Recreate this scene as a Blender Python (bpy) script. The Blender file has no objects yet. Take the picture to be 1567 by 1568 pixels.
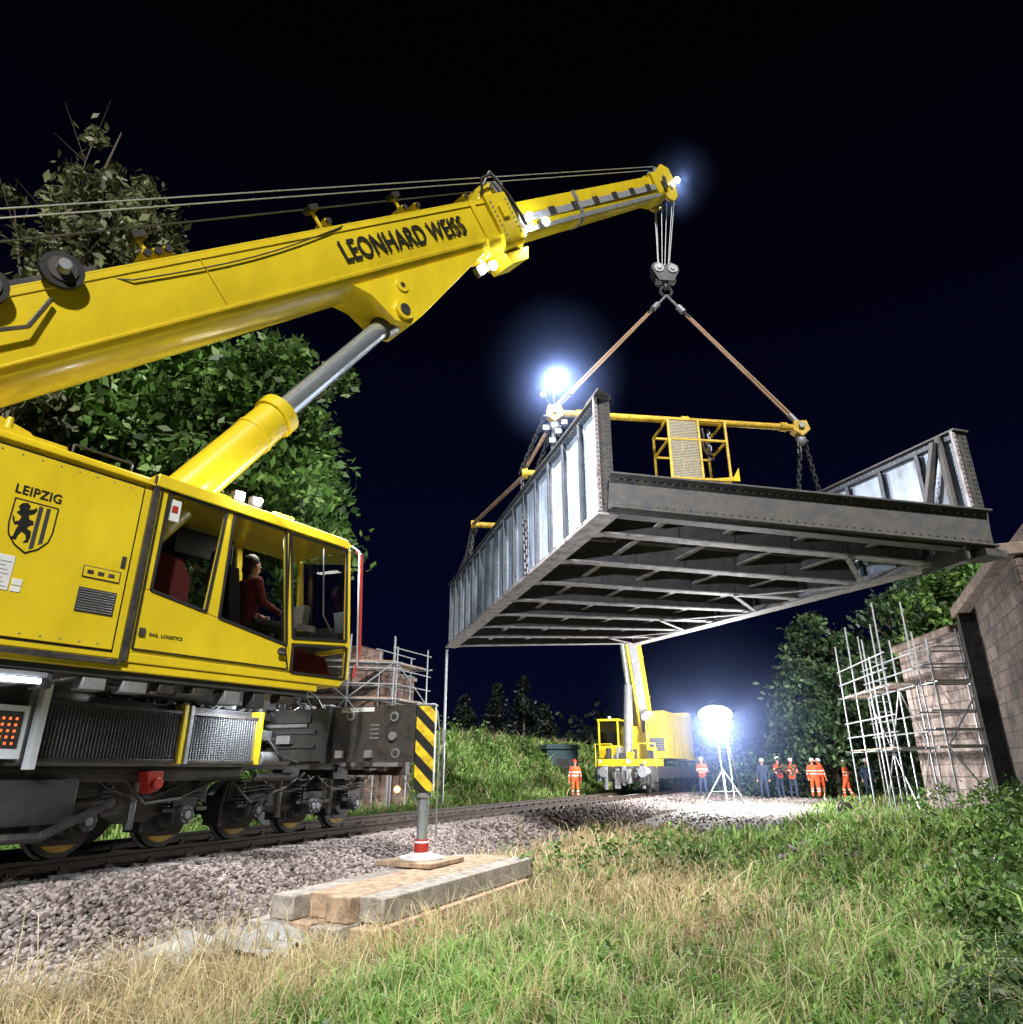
import bpy, bmesh, math, random
import numpy as np
from mathutils import Vector, Matrix
random.seed(7); np.random.seed(7)
Z0=1.6
S=bpy.context.scene
S.view_settings.view_transform='Standard'; S.view_settings.look='None'; S.view_settings.exposure=0
def V(*a): return Vector(a)
UP=V(0,0,1)
# ------------------------------------------------------------ materials
MATS={}
def newmat(name):
    m=bpy.data.materials.new(name); m.use_nodes=True
    nt=m.node_tree; nt.nodes.clear()
    o=nt.nodes.new('ShaderNodeOutputMaterial'); MATS[name]=m
    return m,nt,o
def mat(name,col,rough=.5,metal=0,var=.3,scale=5,col2=None,bump=0,bscale=40,coat=0,island=0,spec=.5,streak=0,lo=.35,hi=.68):
    m,nt,o=newmat(name); N=nt.nodes; L=nt.links
    p=N.new('ShaderNodeBsdfPrincipled'); L.new(p.outputs[0],o.inputs[0])
    tc=N.new('ShaderNodeTexCoord')
    src=tc.outputs['Object']
    if streak:
        mp=N.new('ShaderNodeMapping'); mp.inputs['Scale'].default_value=(1,1,1/streak); L.new(src,mp.inputs[0]); src=mp.outputs[0]
    n=N.new('ShaderNodeTexNoise'); n.inputs['Scale'].default_value=scale; n.inputs['Detail'].default_value=8; n.inputs['Roughness'].default_value=.65
    L.new(src,n.inputs['Vector'])
    r=N.new('ShaderNodeMapRange'); r.inputs[1].default_value=lo; r.inputs[2].default_value=hi
    L.new(n.outputs[0],r.inputs[0])
    mx=N.new('ShaderNodeMix'); mx.data_type='RGBA'
    if col2 is None: col2=[c*(1-var) for c in col]
    mx.inputs['A'].default_value=(*col,1); mx.inputs['B'].default_value=(*col2,1)
    if island:
        g=N.new('ShaderNodeNewGeometry'); L.new(g.outputs['Random Per Island'],mx.inputs['Factor'])
    else: L.new(r.outputs[0],mx.inputs['Factor'])
    L.new(mx.outputs['Result'],p.inputs['Base Color'])
    rr=N.new('ShaderNodeMapRange'); rr.inputs[3].default_value=max(0.03,rough-.08); rr.inputs[4].default_value=min(1,rough+.15)
    L.new(n.outputs[0],rr.inputs[0]); L.new(rr.outputs[0],p.inputs['Roughness'])
    p.inputs['Metallic'].default_value=metal; p.inputs['Specular IOR Level'].default_value=spec
    p.inputs['Coat Weight'].default_value=coat; p.inputs['Coat Roughness'].default_value=.15
    if bump:
        b=N.new('ShaderNodeBump'); b.inputs['Strength'].default_value=bump; b.inputs['Distance'].default_value=.02
        n2=N.new('ShaderNodeTexNoise'); n2.inputs['Scale'].default_value=bscale; n2.inputs['Detail'].default_value=6
        L.new(tc.outputs['Object'],n2.inputs['Vector']); L.new(n2.outputs[0],b.inputs['Height']); L.new(b.outputs[0],p.inputs['Normal'])
    return m
def emis(name,col,st):
    m,nt,o=newmat(name); e=nt.nodes.new('ShaderNodeEmission'); e.inputs[0].default_value=(*col,1); e.inputs[1].default_value=st
    nt.links.new(e.outputs[0],o.inputs[0]); return m
def leafmat(name,c1,c2,c3,tr=.3):
    m,nt,o=newmat(name); N=nt.nodes; L=nt.links
    g=N.new('ShaderNodeNewGeometry'); cr=N.new('ShaderNodeValToRGB')
    cr.color_ramp.elements[0].color=(*c1,1); cr.color_ramp.elements[1].color=(*c3,1)
    e=cr.color_ramp.elements.new(.5); e.color=(*c2,1)
    L.new(g.outputs['Random Per Island'],cr.inputs[0])
    n=N.new('ShaderNodeTexNoise'); n.inputs['Scale'].default_value=.7; tc=N.new('ShaderNodeTexCoord'); L.new(tc.outputs['Object'],n.inputs[0])
    mr=N.new('ShaderNodeMapRange'); mr.inputs[1].default_value=.35; mr.inputs[2].default_value=.65; mr.inputs[3].default_value=.4; mr.inputs[4].default_value=1.3
    L.new(n.outputs[0],mr.inputs[0])
    mu=N.new('ShaderNodeVectorMath'); mu.operation='SCALE'; L.new(cr.outputs[0],mu.inputs[0]); L.new(mr.outputs[0],mu.inputs['Scale'])
    d=N.new('ShaderNodeBsdfPrincipled'); d.inputs['Roughness'].default_value=.5; L.new(mu.outputs[0],d.inputs['Base Color'])
    t=N.new('ShaderNodeBsdfTranslucent'); L.new(mu.outputs[0],t.inputs[0])
    ms=N.new('ShaderNodeMixShader'); ms.inputs[0].default_value=tr; L.new(d.outputs[0],ms.inputs[1]); L.new(t.outputs[0],ms.inputs[2]); L.new(ms.outputs[0],o.inputs[0])
    return m
def brickmat(name,c1,c2,mortar,ang,bw=.45,bh=.22,dark=1.0):
    m,nt,o=newmat(name); N=nt.nodes; L=nt.links
    p=N.new('ShaderNodeBsdfPrincipled'); p.inputs['Roughness'].default_value=.9; L.new(p.outputs[0],o.inputs[0])
    tc=N.new('ShaderNodeTexCoord'); mp=N.new('ShaderNodeMapping'); mp.inputs['Rotation'].default_value=(0,0,ang); L.new(tc.outputs['Object'],mp.inputs[0])
    sx=N.new('ShaderNodeSeparateXYZ'); L.new(mp.outputs[0],sx.inputs[0])
    ad=N.new('ShaderNodeMath'); L.new(sx.outputs[0],ad.inputs[0]); L.new(sx.outputs[1],ad.inputs[1])
    cb=N.new('ShaderNodeCombineXYZ'); L.new(ad.outputs[0],cb.inputs[0]); L.new(sx.outputs[2],cb.inputs[1])
    nw=N.new('ShaderNodeTexNoise'); nw.inputs['Scale'].default_value=2.5; L.new(tc.outputs['Object'],nw.inputs[0])
    wv=N.new('ShaderNodeVectorMath'); wv.operation='SCALE'; wv.inputs['Scale'].default_value=.09; L.new(nw.outputs['Color'],wv.inputs[0])
    wa=N.new('ShaderNodeVectorMath'); L.new(cb.outputs[0],wa.inputs[0]); L.new(wv.outputs[0],wa.inputs[1])
    b=N.new('ShaderNodeTexBrick'); L.new(wa.outputs[0],b.inputs[0]); b.inputs['Scale'].default_value=1
    b.inputs['Brick Width'].default_value=bw; b.inputs['Row Height'].default_value=bh; b.inputs['Mortar Size'].default_value=.016
    b.inputs['Color1'].default_value=(*c1,1); b.inputs['Color2'].default_value=(*c2,1); b.inputs['Mortar'].default_value=(*mortar,1)
    n=N.new('ShaderNodeTexNoise'); n.inputs['Scale'].default_value=1.3; n.inputs['Detail'].default_value=9; n.inputs['Roughness'].default_value=.75; L.new(tc.outputs['Object'],n.inputs[0])
    mr=N.new('ShaderNodeMapRange'); mr.inputs[1].default_value=.35; mr.inputs[2].default_value=.65; mr.inputs[3].default_value=.25*dark; mr.inputs[4].default_value=1.3*dark; L.new(n.outputs[0],mr.inputs[0])
    mu=N.new('ShaderNodeVectorMath'); mu.operation='SCALE'; L.new(b.outputs[0],mu.inputs[0]); L.new(mr.outputs[0],mu.inputs['Scale']); L.new(mu.outputs[0],p.inputs['Base Color'])
    bp=N.new('ShaderNodeBump'); bp.inputs['Distance'].default_value=.03; bp.inputs['Strength'].default_value=.8; bp.invert=True
    L.new(b.outputs['Fac'],bp.inputs['Height']); 
    b2=N.new('ShaderNodeBump'); b2.inputs['Distance'].default_value=.08; b2.inputs['Strength'].default_value=1
    n3=N.new('ShaderNodeTexNoise'); n3.inputs['Scale'].default_value=7; n3.inputs['Detail'].default_value=6; L.new(tc.outputs['Object'],n3.inputs[0])
    L.new(n3.outputs[0],b2.inputs['Height']); L.new(bp.outputs[0],b2.inputs['Normal']); L.new(b2.outputs[0],p.inputs['Normal'])
    return m
YEL=mat('yellow_paint',(.80,.60,.022),.28,var=.20,scale=2.2,coat=.35,bump=.03,bscale=3,streak=3)
YEL2=mat('worn_yellow_paint',(.72,.46,.03),.5,var=.5,scale=7,bump=.1)
BLK=mat('black_steel',(.022,.023,.026),.42,var=.5,scale=6,bump=.15,col2=(.07,.06,.05))
DRK=mat('dark_grey_steel',(.05,.052,.058),.5,var=.4,scale=5,bump=.15)
GRY=mat('grey_steel',(.30,.31,.33),.45,metal=.3,var=.4,scale=6,bump=.1)
CHR=mat('polished_rod',(.62,.68,.75),.16,metal=.75,var=.1)
SIL=mat('galvanised_tube',(.55,.57,.6),.4,metal=.5,var=.35,scale=12)
GIR=mat('bridge_web_paint',(.46,.53,.65),.6,scale=2.2,col2=(.20,.22,.26),bump=.2,streak=3,lo=.42,hi=.68)
GIRD=mat('bridge_dark_steel',(.045,.048,.055),.6,var=.5,scale=5,col2=(.11,.095,.085),bump=.3)
GIRS=mat('bridge_stiffener_steel',(.09,.105,.13),.6,var=.5,scale=5,col2=(.05,.05,.055),bump=.3)
GIRL=mat('bridge_flange_steel',(.42,.39,.42),.6,var=.5,scale=4,col2=(.18,.13,.11),bump=.3,lo=.42,hi=.66)
RED=mat('red_paint',(.45,.03,.02),.4,var=.3)
WHT=mat('white_paint',(.75,.76,.78),.4,var=.15)
ORW=mat('sling_webbing',(.46,.29,.19),.75,var=.4,scale=20,bump=.4,bscale=90)
WOOD=mat('weathered_timber',(.50,.36,.24),.85,var=.55,scale=7,col2=(.18,.12,.08),bump=.6,bscale=30)
WOODG=mat('grey_timber',(.42,.38,.33),.85,var=.5,scale=9,col2=(.17,.15,.13),bump=.6,bscale=30)
RAILM=mat('rail_steel',(.10,.07,.055),.55,metal=.3,var=.5,scale=10,bump=.2)
RAILT=mat('rail_running_face',(.5,.5,.52),.25,metal=1,var=.2)
SLP=mat('concrete_sleeper',(.26,.24,.22),.9,var=.4,scale=8,bump=.4)
STN=mat('ballast_stone',(.06,.042,.035),.85,col2=(.33,.275,.26),island=1,bump=.3,bscale=60)
GRV=mat('crushed_gravel',(.20,.17,.15),.9,col2=(.52,.48,.45),island=1,bump=.3,bscale=60)
RUB=mat('rubber',(.012,.012,.013),.7,var=.3)
TARP=mat('geotextile_cloth',(.34,.345,.35),.85,var=.5,scale=5,bump=.8,bscale=14)
SKIN=mat('skin',(.55,.30,.21),.55,var=.15)
HIV=mat('hi_vis_orange',(.95,.14,.04),.7,var=.2,scale=9,bump=.4,bscale=25)
REFL=mat('reflective_band',(.8,.8,.78),.35,var=.1)
NAVY=mat('navy_workwear',(.04,.06,.12),.8,var=.3)
BOOT=mat('boot_leather',(.03,.022,.018),.6,var=.3)
HELM=mat('helmet_plastic',(.8,.8,.8),.3,var=.05)
HELMR=mat('helmet_red_plastic',(.6,.05,.03),.3,var=.05)
HAIR=mat('hair',(.03,.02,.015),.6,var=.4,scale=60)
CLR=mat('dark_red_sweater',(.16,.018,.018),.85,var=.3,scale=20)
TEXT=mat('black_lettering',(.008,.008,.008),.5,var=.1)
BARK=mat('bark',(.13,.10,.075),.95,var=.5,scale=6,bump=.8,bscale=18)
LED=emis('work_light_lens',(.85,.92,1),90)
LEDS=emis('led_strip',(.8,.9,1),14)
BAL=emis('balloon_light_cloth',(.95,.97,1),30)
AMB=emis('amber_lamp',(1,.35,.08),12)
REDL=emis('red_signal_leds',(1,.14,.03),2.2)
def glassmat():
    m,nt,o=newmat('window_glass'); N=nt.nodes; L=nt.links
    t=N.new('ShaderNodeBsdfTransparent'); t.inputs[0].default_value=(.62,.66,.66,1)
    g=N.new('ShaderNodeBsdfGlossy'); g.inputs['Roughness'].default_value=.03
    f=N.new('ShaderNodeFresnel'); f.inputs[0].default_value=1.5
    ms=N.new('ShaderNodeMixShader'); L.new(f.outputs[0],ms.inputs[0]); L.new(t.outputs[0],ms.inputs[1]); L.new(g.outputs[0],ms.inputs[2]); L.new(ms.outputs[0],o.inputs[0]); return m
GLS=glassmat()
def grillmat():
    m,nt,o=newmat('ribbed_radiator'); N=nt.nodes; L=nt.links
    p=N.new('ShaderNodeBsdfPrincipled'); p.inputs['Base Color'].default_value=(.10,.105,.11,1); p.inputs['Metallic'].default_value=.6; p.inputs['Roughness'].default_value=.4; L.new(p.outputs[0],o.inputs[0])
    tc=N.new('ShaderNodeTexCoord'); w=N.new('ShaderNodeTexWave'); w.bands_direction='Z'; w.inputs['Scale'].default_value=14; w.inputs['Distortion'].default_value=0
    L.new(tc.outputs['Object'],w.inputs[0]); b=N.new('ShaderNodeBump'); b.inputs['Distance'].default_value=.02; L.new(w.outputs[0],b.inputs['Height']); L.new(b.outputs[0],p.inputs['Normal']); return m
GRL=grillmat()
def stripemat():
    m,nt,o=newmat('hazard_stripes'); N=nt.nodes; L=nt.links
    p=N.new('ShaderNodeBsdfPrincipled'); p.inputs['Roughness'].default_value=.4; L.new(p.outputs[0],o.inputs[0])
    tc=N.new('ShaderNodeTexCoord'); sx=N.new('ShaderNodeSeparateXYZ'); L.new(tc.outputs['Object'],sx.inputs[0])
    a=N.new('ShaderNodeMath'); a.operation='ADD'; L.new(sx.outputs[0],a.inputs[0]); L.new(sx.outputs[2],a.inputs[1])
    mu=N.new('ShaderNodeMath'); mu.operation='MULTIPLY'; mu.inputs[1].default_value=3.1; L.new(a.outputs[0],mu.inputs[0])
    fr=N.new('ShaderNodeMath'); fr.operation='FRACT'; L.new(mu.outputs[0],fr.inputs[0])
    gt=N.new('ShaderNodeMath'); gt.operation='GREATER_THAN'; gt.inputs[1].default_value=.5; L.new(fr.outputs[0],gt.inputs[0])
    nn=N.new('ShaderNodeTexNoise'); nn.inputs['Scale'].default_value=9; nn.inputs['Detail'].default_value=8; L.new(tc.outputs['Object'],nn.inputs[0])
    mr=N.new('ShaderNodeMapRange'); mr.inputs[1].default_value=.3; mr.inputs[2].default_value=.6; mr.inputs[3].default_value=.45; L.new(nn.outputs[0],mr.inputs[0])
    mx=N.new('ShaderNodeMix'); mx.data_type='RGBA'; mx.inputs['A'].default_value=(.012,.012,.012,1); mx.inputs['B'].default_value=(.85,.6,.02,1)
    sc=N.new('ShaderNodeVectorMath'); sc.operation='SCALE'; L.new(mx.outputs['Result'],sc.inputs[0]); L.new(mr.outputs[0],sc.inputs['Scale'])
    L.new(gt.outputs[0],mx.inputs['Factor']); L.new(sc.outputs[0],p.inputs['Base Color']); return m
HAZ=stripemat()
# ------------------------------------------------------------ helpers
def root(name,loc):
    e=bpy.data.objects.new(name,None); e.empty_display_size=.3; e.location=(loc[0],loc[1],loc[2]+Z0); S.collection.objects.link(e); return e
def parent(o,r):
    if r is not None:
        o.parent=r; o.matrix_parent_inverse=Matrix.Translation(-r.location)
class Fr:
    def __init__(s,o,ex,ey,ez=UP): s.o=Vector(o); s.ex=Vector(ex).normalized(); s.ey=Vector(ey).normalized(); s.ez=Vector(ez).normalized()
    def __call__(s,x,y,z): return s.o+s.ex*x+s.ey*y+s.ez*z
class MB:
    def __init__(s,name,mats,par=None,bevel=0,smooth=True):
        s.name=name; s.mats=mats if isinstance(mats,list) else [mats]; s.par=par; s.bev=bevel; s.v=[]; s.f=[]; s.m=[]; s.sm=smooth
    def add(s,vs,fs,mi=0):
        b=len(s.v); s.v+= [tuple(v) for v in vs]
        for f in fs: s.f.append(tuple(b+i for i in f)); s.m.append(mi)
    def box(s,o,a,b,c,mi=0):
        o=Vector(o); s.add([o,o+a,o+a+b,o+b,o+c,o+a+c,o+a+b+c,o+b+c],[(0,3,2,1),(4,5,6,7),(0,1,5,4),(1,2,6,5),(2,3,7,6),(3,0,4,7)],mi)
    def fbox(s,F,x0,x1,y0,y1,z0,z1,mi=0):
        s.box(F(x0,y0,z0),F.ex*(x1-x0),F.ey*(y1-y0),F.ez*(z1-z0),mi)
    def beam(s,p,q,w,h,mi=0,up=UP):
        p=Vector(p); q=Vector(q); d=(q-p).normalized(); r=d.cross(up)
        if r.length<1e-4: r=d.cross(V(1,0,0))
        r.normalize(); u=r.cross(d).normalized()
        s.box(p-r*w/2-u*h/2,q-p,r*w,u*h,mi)
    def tube(s,p,q,r0,r1=None,n=12,mi=0):
        if r1 is None: r1=r0
        p=Vector(p); q=Vector(q); d=(q-p)
        if d.length<1e-6: return
        d.normalize(); a=d.orthogonal().normalized(); b=d.cross(a)
        vs=[]
        for (c,r) in ((p,r0),(q,r1)):
            for i in range(n):
                t=2*math.pi*i/n; vs.append(c+a*(r*math.cos(t))+b*(r*math.sin(t)))
        fs=[(i,(i+1)%n,n+(i+1)%n,n+i) for i in range(n)]+[tuple(range(n-1,-1,-1)),tuple(range(n,2*n))]
        s.add(vs,fs,mi)
    def path(s,pts,r,n=8,mi=0):
        for a,b in zip(pts[:-1],pts[1:]): s.tube(a,b,r,r,n,mi)
    def hose(s,p,q,sag,r,n=6,mi=0,seg=7):
        p=Vector(p); q=Vector(q); s.path([p.lerp(q,i/seg)-UP*(sag*4*(i/seg)*(1-i/seg)) for i in range(seg+1)],r,n,mi)
    def prism(s,pts,vec,mi=0):
        n=len(pts); pts=[Vector(p) for p in pts]; vec=Vector(vec)
        s.add(pts+[p+vec for p in pts],[tuple(range(n-1,-1,-1)),tuple(range(n,2*n))]+[(i,(i+1)%n,n+(i+1)%n,n+i) for i in range(n)],mi)
    def loft(s,rings,mi=0):
        n=len(rings[0]); vs=[p for r in rings for p in r]; fs=[]
        for k in range(len(rings)-1):
            for i in range(n): fs.append((k*n+i,k*n+(i+1)%n,(k+1)*n+(i+1)%n,(k+1)*n+i))
        fs.append(tuple(range(n-1,-1,-1))); fs.append(tuple(range((len(rings)-1)*n,len(rings)*n)))
        s.add(vs,fs,mi)
    def sphere(s,c,rx,ry=None,rz=None,n=10,mi=0,ax=None):
        ry=ry or rx; rz=rz or rx; c=Vector(c); vs=[];fs=[]; h=n//2+1
        A=ax or (V(1,0,0),V(0,1,0),V(0,0,1))
        for j in range(h+1):
            ph=math.pi*j/h
            for i in range(n):
                t=2*math.pi*i/n; vs.append(c+A[0]*(rx*math.sin(ph)*math.cos(t))+A[1]*(ry*math.sin(ph)*math.sin(t))+A[2]*(rz*math.cos(ph)))
        for j in range(h):
            for i in range(n): fs.append((j*n+i,(j+1)*n+i,(j+1)*n+(i+1)%n,j*n+(i+1)%n))
        s.add(vs,fs,mi)
    def ibeam(s,p,q,h,wf,t=.03,mw=0,mf=0,up=UP):
        p=Vector(p); q=Vector(q)
        s.beam(p,q,t,h-2*t,mw,up); s.beam(p+up*(h/2-t/2),q+up*(h/2-t/2),wf,t,mf,up); s.beam(p-up*(h/2-t/2),q-up*(h/2-t/2),wf,t,mf,up)
    def chain(s,p,q,r=.02,step=.11,mi=0):
        p=Vector(p); q=Vector(q); d=q-p; n=max(2,int(d.length/step)); d2=d.normalized(); a=d2.orthogonal().normalized(); b=d2.cross(a)
        for i in range(n):
            c0=p+d*(i/n)-d2*step*.12; c1=p+d*((i+1)/n)+d2*step*.12; w=(a if i%2 else b)*(r*1.6)
            s.tube(c0+w,c1+w,r,r,5,mi); s.tube(c0-w,c1-w,r,r,5,mi); s.tube(c0-w,c0+w,r,r,5,mi); s.tube(c1-w,c1+w,r,r,5,mi)
    def done(s):
        me=bpy.data.meshes.new(s.name); me.from_pydata([(v[0],v[1],v[2]+Z0) for v in s.v],[],s.f)
        for m in s.mats: me.materials.append(m)
        me.polygons.foreach_set('material_index',s.m)
        bm=bmesh.new(); bm.from_mesh(me)
        bmesh.ops.recalc_face_normals(bm,faces=bm.faces); bm.to_mesh(me); bm.free()
        if s.sm:
            me.shade_smooth(); me.set_sharp_from_angle(angle=math.radians(38))
        o=bpy.data.objects.new(s.name,me); S.collection.objects.link(o)
        if s.bev:
            b=o.modifiers.new('bevel','BEVEL'); b.width=s.bev; b.segments=2; b.limit_method='ANGLE'; b.angle_limit=math.radians(50)
        parent(o,s.par); return o
def npmesh(name,verts,faces,mats,cols=None,par=None,smooth=False):
    verts=np.asarray(verts,dtype=np.float32).copy(); verts[:,2]+=Z0
    me=bpy.data.meshes.new(name); k=faces.shape[1]; nf=len(faces)
    me.vertices.add(len(verts)); me.vertices.foreach_set('co',verts.ravel())
    me.loops.add(nf*k); me.loops.foreach_set('vertex_index',faces.astype(np.int32).ravel())
    me.polygons.add(nf); me.polygons.foreach_set('loop_start',np.arange(0,nf*k,k,dtype=np.int32))
    try: me.polygons.foreach_set('loop_total',np.full(nf,k,dtype=np.int32))
    except Exception: pass
    me.update(calc_edges=True); me.validate()
    if cols is not None:
        a=me.color_attributes.new('col','FLOAT_COLOR','POINT'); c=np.ones((len(verts),4),dtype=np.float32); c[:,:3]=cols; a.data.foreach_set('color',c.ravel())
    for m in (mats if isinstance(mats,list) else [mats]): me.materials.append(m)
    if smooth: me.shade_smooth()
    o=bpy.data.objects.new(name,me); S.collection.objects.link(o); parent(o,par); return o
def text(name,body,size,org,ex,ey,m,par,bold=.02,sx=1.0,sp=1.0):
    c=bpy.data.curves.new(name,'FONT'); c.body=body; c.size=size; c.extrude=.002; c.offset=bold*size; c.space_character=sp; c.materials.append(m)
    o=bpy.data.objects.new(name,c); S.collection.objects.link(o)
    ex=Vector(ex).normalized(); ey=Vector(ey).normalized(); ez=ex.cross(ey)
    M=Matrix((ex*sx,ey,ez)).transposed().to_4x4(); M.translation=Vector(org)+V(0,0,Z0)
    if par is not None: o.parent=par; o.matrix_parent_inverse=Matrix.Translation(-par.location)
    o.matrix_basis=M; return o
def light(name,kind,loc,power,col=(1,1,1),par=None,size=.2,target=None,spot=60):
    l=bpy.data.lights.new(name,kind); l.energy=power; l.color=col
    if kind=='SPOT': l.spot_size=math.radians(spot); l.spot_blend=.6; l.shadow_soft_size=size
    elif kind=='POINT': l.shadow_soft_size=size
    elif kind=='AREA': l.size=size
    o=bpy.data.objects.new(name,l); S.collection.objects.link(o)
    M=Matrix.Translation(Vector(loc)+V(0,0,Z0))
    if target is not None: M=M@(Vector(target)-Vector(loc)).to_track_quat('-Z','Y').to_matrix().to_4x4()
    if par is not None: o.parent=par; o.matrix_parent_inverse=Matrix.Translation(-par.location)
    o.matrix_basis=M; return o
def halo(name,c,r,dens,col,par):
    # scatter ball added for a lamp's halo, densest at the lamp and thinning to nothing at its edge
    m,nt,o=newmat(name+'_volume'); N=nt.nodes; L=nt.links
    s=N.new('ShaderNodeVolumeScatter'); s.inputs['Color'].default_value=(*col,1); s.inputs['Anisotropy'].default_value=.1
    tc=N.new('ShaderNodeTexCoord'); ln=N.new('ShaderNodeVectorMath'); ln.operation='DISTANCE'; L.new(tc.outputs['Object'],ln.inputs[0]); ln.inputs[1].default_value=(c[0],c[1],c[2]+Z0)
    mr=N.new('ShaderNodeMapRange'); mr.inputs[1].default_value=0; mr.inputs[2].default_value=r*.97; mr.inputs[3].default_value=1; mr.inputs[4].default_value=0; L.new(ln.outputs['Value'],mr.inputs[0])
    pw=N.new('ShaderNodeMath'); pw.operation='POWER'; pw.inputs[1].default_value=1.7; L.new(mr.outputs[0],pw.inputs[0])
    ml=N.new('ShaderNodeMath'); ml.operation='MULTIPLY'; ml.inputs[1].default_value=dens; L.new(pw.outputs[0],ml.inputs[0]); L.new(ml.outputs[0],s.inputs['Density'])
    L.new(s.outputs[0],o.inputs['Volume'])
    b=MB(name,[m],par); b.sphere(c,r,n=24); return b.done()
# ------------------------------------------------------------ track frame
P0=np.array([-5.55,8.3]); AZ=math.radians(24); TD=np.array([math.sin(AZ),math.cos(AZ)]); TR=np.array([math.cos(AZ),-math.sin(AZ)])
KC=.0009
def trk(L,q,z=0):
    c=KC*L*abs(L) if L>0 else 0
    p=P0+TD*L+TR*(q+c); return V(p[0],p[1],z)
def LQ(x,y):
    dx=x-P0[0]; dy=y-P0[1]; L=dx*TD[0]+dy*TD[1]; q=dx*TR[0]+dy*TR[1]-np.where(L>0,KC*L*L,0); return L,q
def ss(a,b,x):
    t=np.clip((x-a)/(b-a),0,1); return t*t*(3-2*t)
def nz(x,y,s=1.0,o=0):
    return (np.sin(x*1.7*s+1.3+o)*np.cos(y*1.3*s+.7-o)+.6*np.sin(x*3.9*s-y*2.7*s+o*2)+.4*np.cos(x*7.3*s+y*6.1*s+o)+.3*np.sin(y*13.1*s-x*9*s))/2.3
def H(x,y):
    x=np.asarray(x,float); y=np.asarray(y,float); L,q=LQ(x,y)
    nat=-1.62+.32*ss(8,28,y)+.05*nz(x,y,.8)+.5*ss(4.0,9,x)*(1-ss(14,24,y))
    r=np.where(q>-.75, nat+( -1.17-nat)*(1-ss(.7,2.5,q)), 0)
    bank=-1.45+ 2.9*ss(-3.8,-10,q)*ss(14,26,L)*(1-ss(60,90,L)*.3)+.05*nz(x,y,.8)
    l=-1.17+(bank+1.17)*(1-ss(-3.9,-2.4,q))
    z=np.where(q>-.75,r,l)
    far=ss(60,250,np.sqrt(x*x+y*y)); return z+far*1.5
# ------------------------------------------------------------ world + camera + sun
w=bpy.data.worlds.new('World'); S.world=w; w.use_nodes=True; nt=w.node_tree; nt.nodes.clear(); N=nt.nodes; Lk=nt.links
out=N.new('ShaderNodeOutputWorld'); bg=N.new('ShaderNodeBackground'); Lk.new(bg.outputs[0],out.inputs[0])
sky=N.new('ShaderNodeTexSky'); sky.sky_type='NISHITA'; sky.sun_disc=False; sky.sun_elevation=math.radians(-6); sky.sun_rotation=math.radians(180)
tc=N.new('ShaderNodeTexCoord'); sp=N.new('ShaderNodeSeparateXYZ'); Lk.new(tc.outputs['Generated'],sp.inputs[0])
cr=N.new('ShaderNodeValToRGB'); Lk.new(sp.outputs[2],cr.inputs[0])
E=cr.color_ramp.elements; E[0].position=0; E[0].color=(.0018,.0028,.014,1); E[1].position=.8; E[1].color=(.0005,.0005,.0011,1)
e=E.new(.22); e.color=(.0012,.0018,.012,1); e=E.new(.5); e.color=(.0009,.0011,.0060,1)
a2=N.new('ShaderNodeMix'); a2.data_type='RGBA'; a2.blend_type='ADD'; a2.inputs['Factor'].default_value=.0015; Lk.new(cr.outputs[0],a2.inputs['A']); Lk.new(sky.outputs[0],a2.inputs['B'])
Lk.new(a2.outputs['Result'],bg.inputs[0]); bg.inputs[1].default_value=1
cam=bpy.data.cameras.new('camera'); co=bpy.data.objects.new('camera',cam); S.collection.objects.link(co); S.camera=co
cam.sensor_width=36; cam.lens=24; cam.sensor_fit='HORIZONTAL'; cam.clip_end=2000; cam.clip_start=.05
co.location=(0,0,Z0); co.rotation_euler=(math.radians(90+20.7),0,0)
sl=bpy.data.lights.new('sun','SUN'); sl.energy=4.9; sl.angle=math.radians(3); sl.color=(1,.97,.92)
so=bpy.data.objects.new('sun',sl); S.collection.objects.link(so)
so.rotation_euler=(V(.10,-.78,.62)).to_track_quat('Z','Y').to_euler()
# ------------------------------------------------------------ ground
def axis(lo,hi,dl,dh,fine):
    a=list(np.arange(dl,dh,fine)); s=fine; x=dh
    while x<hi: a.append(x); s*=1.18; x+=s
    a.append(hi); s=fine; x=dl-fine
    while x>lo: a.insert(0,x); s*=1.18; x-=s
    a.insert(0,lo); return np.array(a)
gx=axis(-600,600,-14,22,.2); gy=axis(-100,900,1,45,.2)
X,Y=np.meshgrid(gx,gy); Zg=H(X,Y)
nx,ny=len(gx),len(gy)
idx=np.arange(nx*ny).reshape(ny,nx)
fc=np.stack([idx[:-1,:-1],idx[:-1,1:],idx[1:,1:],idx[1:,:-1]],-1).reshape(-1,4)
xf,yf=X.ravel(),Y.ravel(); L_,q_=LQ(xf,yf)
def mixc(a,b,t): t=np.asarray(t)[...,None]; return np.array(a)*(1-t)+np.array(b)*t
def gravelmask(x,y):
    L,q=LQ(x,y); return ss(1.8,3.0,q+.8*nz(x,y,.9))*(1-ss(6.5,8.5,q+1.0*nz(x,y,.7,2)))*ss(11.5,14.5,L+1.3*nz(x,y,.6,1))*(1-ss(45,60,L))
def strawmask(x,y):
    L,q=LQ(x,y); n=nz(x,y,.9,.5)
    a=(1-ss(3.9,5.4,q+.9*n))
    b=np.exp(-(((x-1.7)/1.5)**2+((y-11.2)/3.6)**2))
    return np.clip(a+1.2*b+.35*(n>.5),0,1)*(L<30)*(q>0)
def blend_edge(x,y): return 2.75+.3*nz(x,y,2.2)
cg=mixc((.05,.085,.025),(.22,.17,.095),strawmask(xf,yf))
cg=mixc(cg,(.46,.42,.39),gravelmask(xf,yf))
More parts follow.
